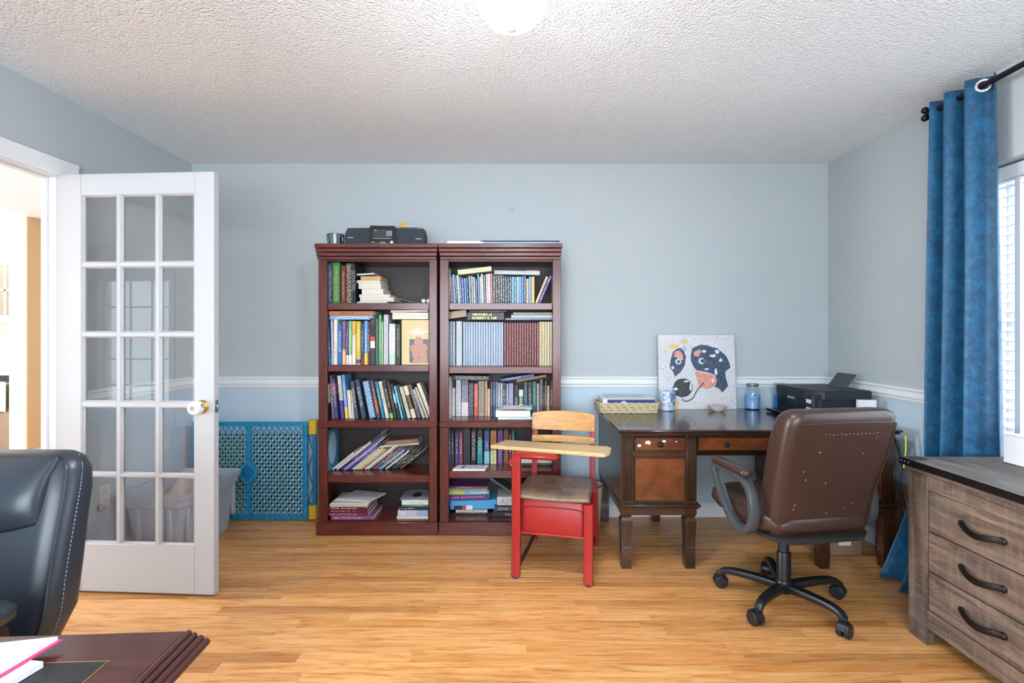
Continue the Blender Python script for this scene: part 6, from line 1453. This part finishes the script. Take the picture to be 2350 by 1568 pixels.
# back: front surface faces -y
def eb(z, w, th, yfr, r): return rring(0, yfr+th/2, z, w, th, r, 6)
el = [(0.46,0.46,0.09,0.135),(0.48,0.52,0.12,0.130),(0.56,0.575,0.135,0.135),(0.66,0.560,0.135,0.160),(0.76,0.548,0.130,0.186),(0.86,0.540,0.125,0.212),(0.915,0.528,0.115,0.228),(0.945,0.500,0.098,0.240),(0.960,0.450,0.070,0.254),(0.966,0.36,0.03,0.272)]
el = [((z-0.46)*0.962+0.46, w, th, yf_) for z, w, th, yf_ in el]
bk2 = MB().loft([eb(z,w,th,yf_,0.05) for z,w,th,yf_ in el]).build('backrest', MT['black_leather'], ec, smooth=80)
def pil(u, v):
    a_ = (u-0.5)*2; x = a_*0.228; zc = 0.775 + 0.185*v
    lo_ = 0.030*(abs(a_)**2)
    z = 0.765 + lo_*(1-v) + (0.195-lo_*(1-v))*v
    yb_ = 0.188 + (z-0.765)*0.26
    bul = 0.048*max(0.0, 1-abs(a_)**6)**0.5*max(0.0, math.sin(math.pi*min(1, 0.06+v*0.98)))**0.6
    return (x, yb_+0.012-bul-0.006, (z-0.46)*0.962+0.46)
MB().grid(pil, 30, 18).build('head_pillow', MT['black_leather'], bk2, smooth=80).modifiers.new('t','SOLIDIFY').thickness = 0.02
def ey(z):
    for (z0,_,_,a_),(z1,_,_,b_) in zip(el, el[1:]):
        if z0 <= z <= z1: return a_ + (b_-a_)*(z-z0)/(z1-z0)
    return 0.25
def ew(z):
    for (z0,a_,_,_),(z1,b_,_,_) in zip(el, el[1:]):
        if z0 <= z <= z1: return a_ + (b_-a_)*(z-z0)/(z1-z0)
    return 0.4
for sx in (-0.13, 0.13):
    MB().tube(smooth_path([(sx*(1-0.15*(z-0.5)), ey(z)-0.0015, z) for z in (0.50,0.56,0.64,0.70,0.775)], 4), 0.0026, 6).build('seam', MT['brown_piping'] if False else MT['black_leather'], bk2)
for sx in (-1, 1):
    zz = [0.50,0.56,0.64,0.72,0.80,0.87,0.91,0.935]
    MB().tube(smooth_path([(sx*(ew(z)/2-0.010), ey(z)+0.014, z) for z in zz], 4), 0.003, 6).build('piping', MT['black_leather'], bk2)
    m = MB()
    P_ = smooth_path([(sx*(ew(z)/2+0.0004), ey(z)+0.052, z) for z in zz], 8)
    for k in range(0, len(P_)-1): m.tube([P_[k], P_[k].lerp(P_[k+1], 0.6)], 0.0011, 5)
    tag(m.build('stitching', MT['blue_thread'], bk2), None, None, None, 'stuff')
    ax_ = sx*0.275
    MB().loft([[(ax_+q[0], q[1], q[2]) for q in rring(0,-0.075,z,w_,d_,0.035,6)] for z, w_, d_ in ((0.622,0.07,0.27),(0.628,0.082,0.285),(0.648,0.084,0.288),(0.660,0.070,0.27),(0.663,0.05,0.25))]).build('arm_pad', MT['black_leather'], ec, smooth=80)
    MB().tube(smooth_path([(ax_,0.03,0.62),(ax_,0.045,0.56),(ax_-sx*0.01,0.02,0.47),(ax_-sx*0.02,-0.04,0.42)],5), 1.0, 10, None, (0.022,0.012)).build('arm_frame', MT['base_black'], ec)

# ---------------------------------------------------------------- glimpse of the kitchen
MT['pale_cab'] = plain('pale_cabinet', 'dce9ee', 0.4, var=0.03)
struct('wall_kitchen', MB().box((HXL, 5.62, 0), (-5.1005, 5.72, ZC)), plain('backsplash_cream','efe9d6',0.5), 'cream kitchen wall behind the counter')
uc = thing('wall_cabinet', 'pale wall cabinet with glass door in the kitchen', 'cabinet', (-5.75, 5.46, 1.38))
MB().box((-6.3, 5.32, 1.38), (-5.21, 5.619, 2.12), 0.004).build('body', MT['pale_cab'], uc, True)
MB().box((-6.32, 5.29, 2.09), (-5.19, 5.619, 2.135), 0.008).build('cornice', MT['pale_cab'], uc, True)
dr_ = MB(); x0, x1 = -5.80, -5.235
dr_.box((x0,5.298,1.40),(x0+0.07,5.319,2.08),0.003); dr_.box((x1-0.13,5.298,1.40),(x1,5.319,2.08),0.003); dr_.box((x0+0.07,5.298,1.40),(x1-0.13,5.319,1.455),0.003); dr_.box((x0+0.07,5.298,1.985),(x1-0.13,5.319,2.08),0.003); dr_.box((x0+0.07,5.300,1.712),(x1-0.13,5.317,1.735),0.002); dr_.box((-5.43,5.300,1.455),(-5.41,5.317,1.985),0.002)
dd_ = dr_.build('door', MT['pale_cab'], uc, True)
MB().box((x0+0.07,5.308,1.455),(x1-0.13,5.311,1.985)).build('pane', plain('cabinet_pane','8a8478',0.15,var=0.3,scale=6), dd_, True)
bc = thing('base_cabinet', 'pale base cabinet with white counter in the kitchen', 'cabinet', (-5.75, 5.46, 0))
MB().box((-6.3, 5.33, 0.0), (-5.62, 5.619, 0.82), 0.004).build('body', MT['pale_cab'], bc, True)
MB().box((-6.32, 5.27, 0.822), (-5.12, 5.619, 0.865), 0.006).build('countertop', plain('counter_white','f2efe6',0.3), bc, True)
dw = thing('dishwasher', 'steel dishwasher with towel under the kitchen counter', 'dishwasher', (-5.42, 5.46, 0))
MB().box((-5.615, 5.30, 0.0), (-5.125, 5.619, 0.82), 0.004).build('body', plain('steel_warm','a89c8c',0.35,0.6), dw, True)
MB().box((-5.610, 5.292, 0.755), (-5.13, 5.2995, 0.815), 0.002).build('control_strip', MT['label_black'], dw, True)
MB().tube([(-5.60, 5.262, 0.735), (-5.14, 5.262, 0.735)], 0.009, 10).build('handle', MT['chrome'], dw, True)
tw_ = thing('dish_towel', 'pale mint towel hanging on the dishwasher handle', 'towel', (-5.44, 5.26, 0.43))
MB().grid(lambda u,v: (-5.56+0.20*u, 5.250-0.004*math.sin(u*14)*v, 0.748-0.315*v-0.01*math.sin(u*6)), 20, 8).build('cloth', plain('mint_cloth','cfe4de',0.9,var=0.06), tw_, True).modifiers.new('t','SOLIDIFY').thickness = 0.006
hl = thing('ceiling_light', 'dark rimmed ceiling light glimpsed in the kitchen', 'ceiling light', (-5.62, 4.75, ZC))
MB().lathe([(0.19,0.0),(0.195,-0.014),(0.19,-0.028),(0.178,-0.030)], 36).build('rim', plain('rim_dark','3a3634',0.4,0.5), hl)
t = NT('hall_lit_glass'); t.col((1,1,1)); t.p(rough=0.5, emit=(1.0,0.95,0.87), emit_s=HALL_LAMP)
MB().lathe([(0.176,-0.026),(0.168,-0.055),(0.13,-0.085),(0.07,-0.100),(0.0,-0.104)], 36, (0,0,0), None, False).build('diffuser', t.mat, hl)
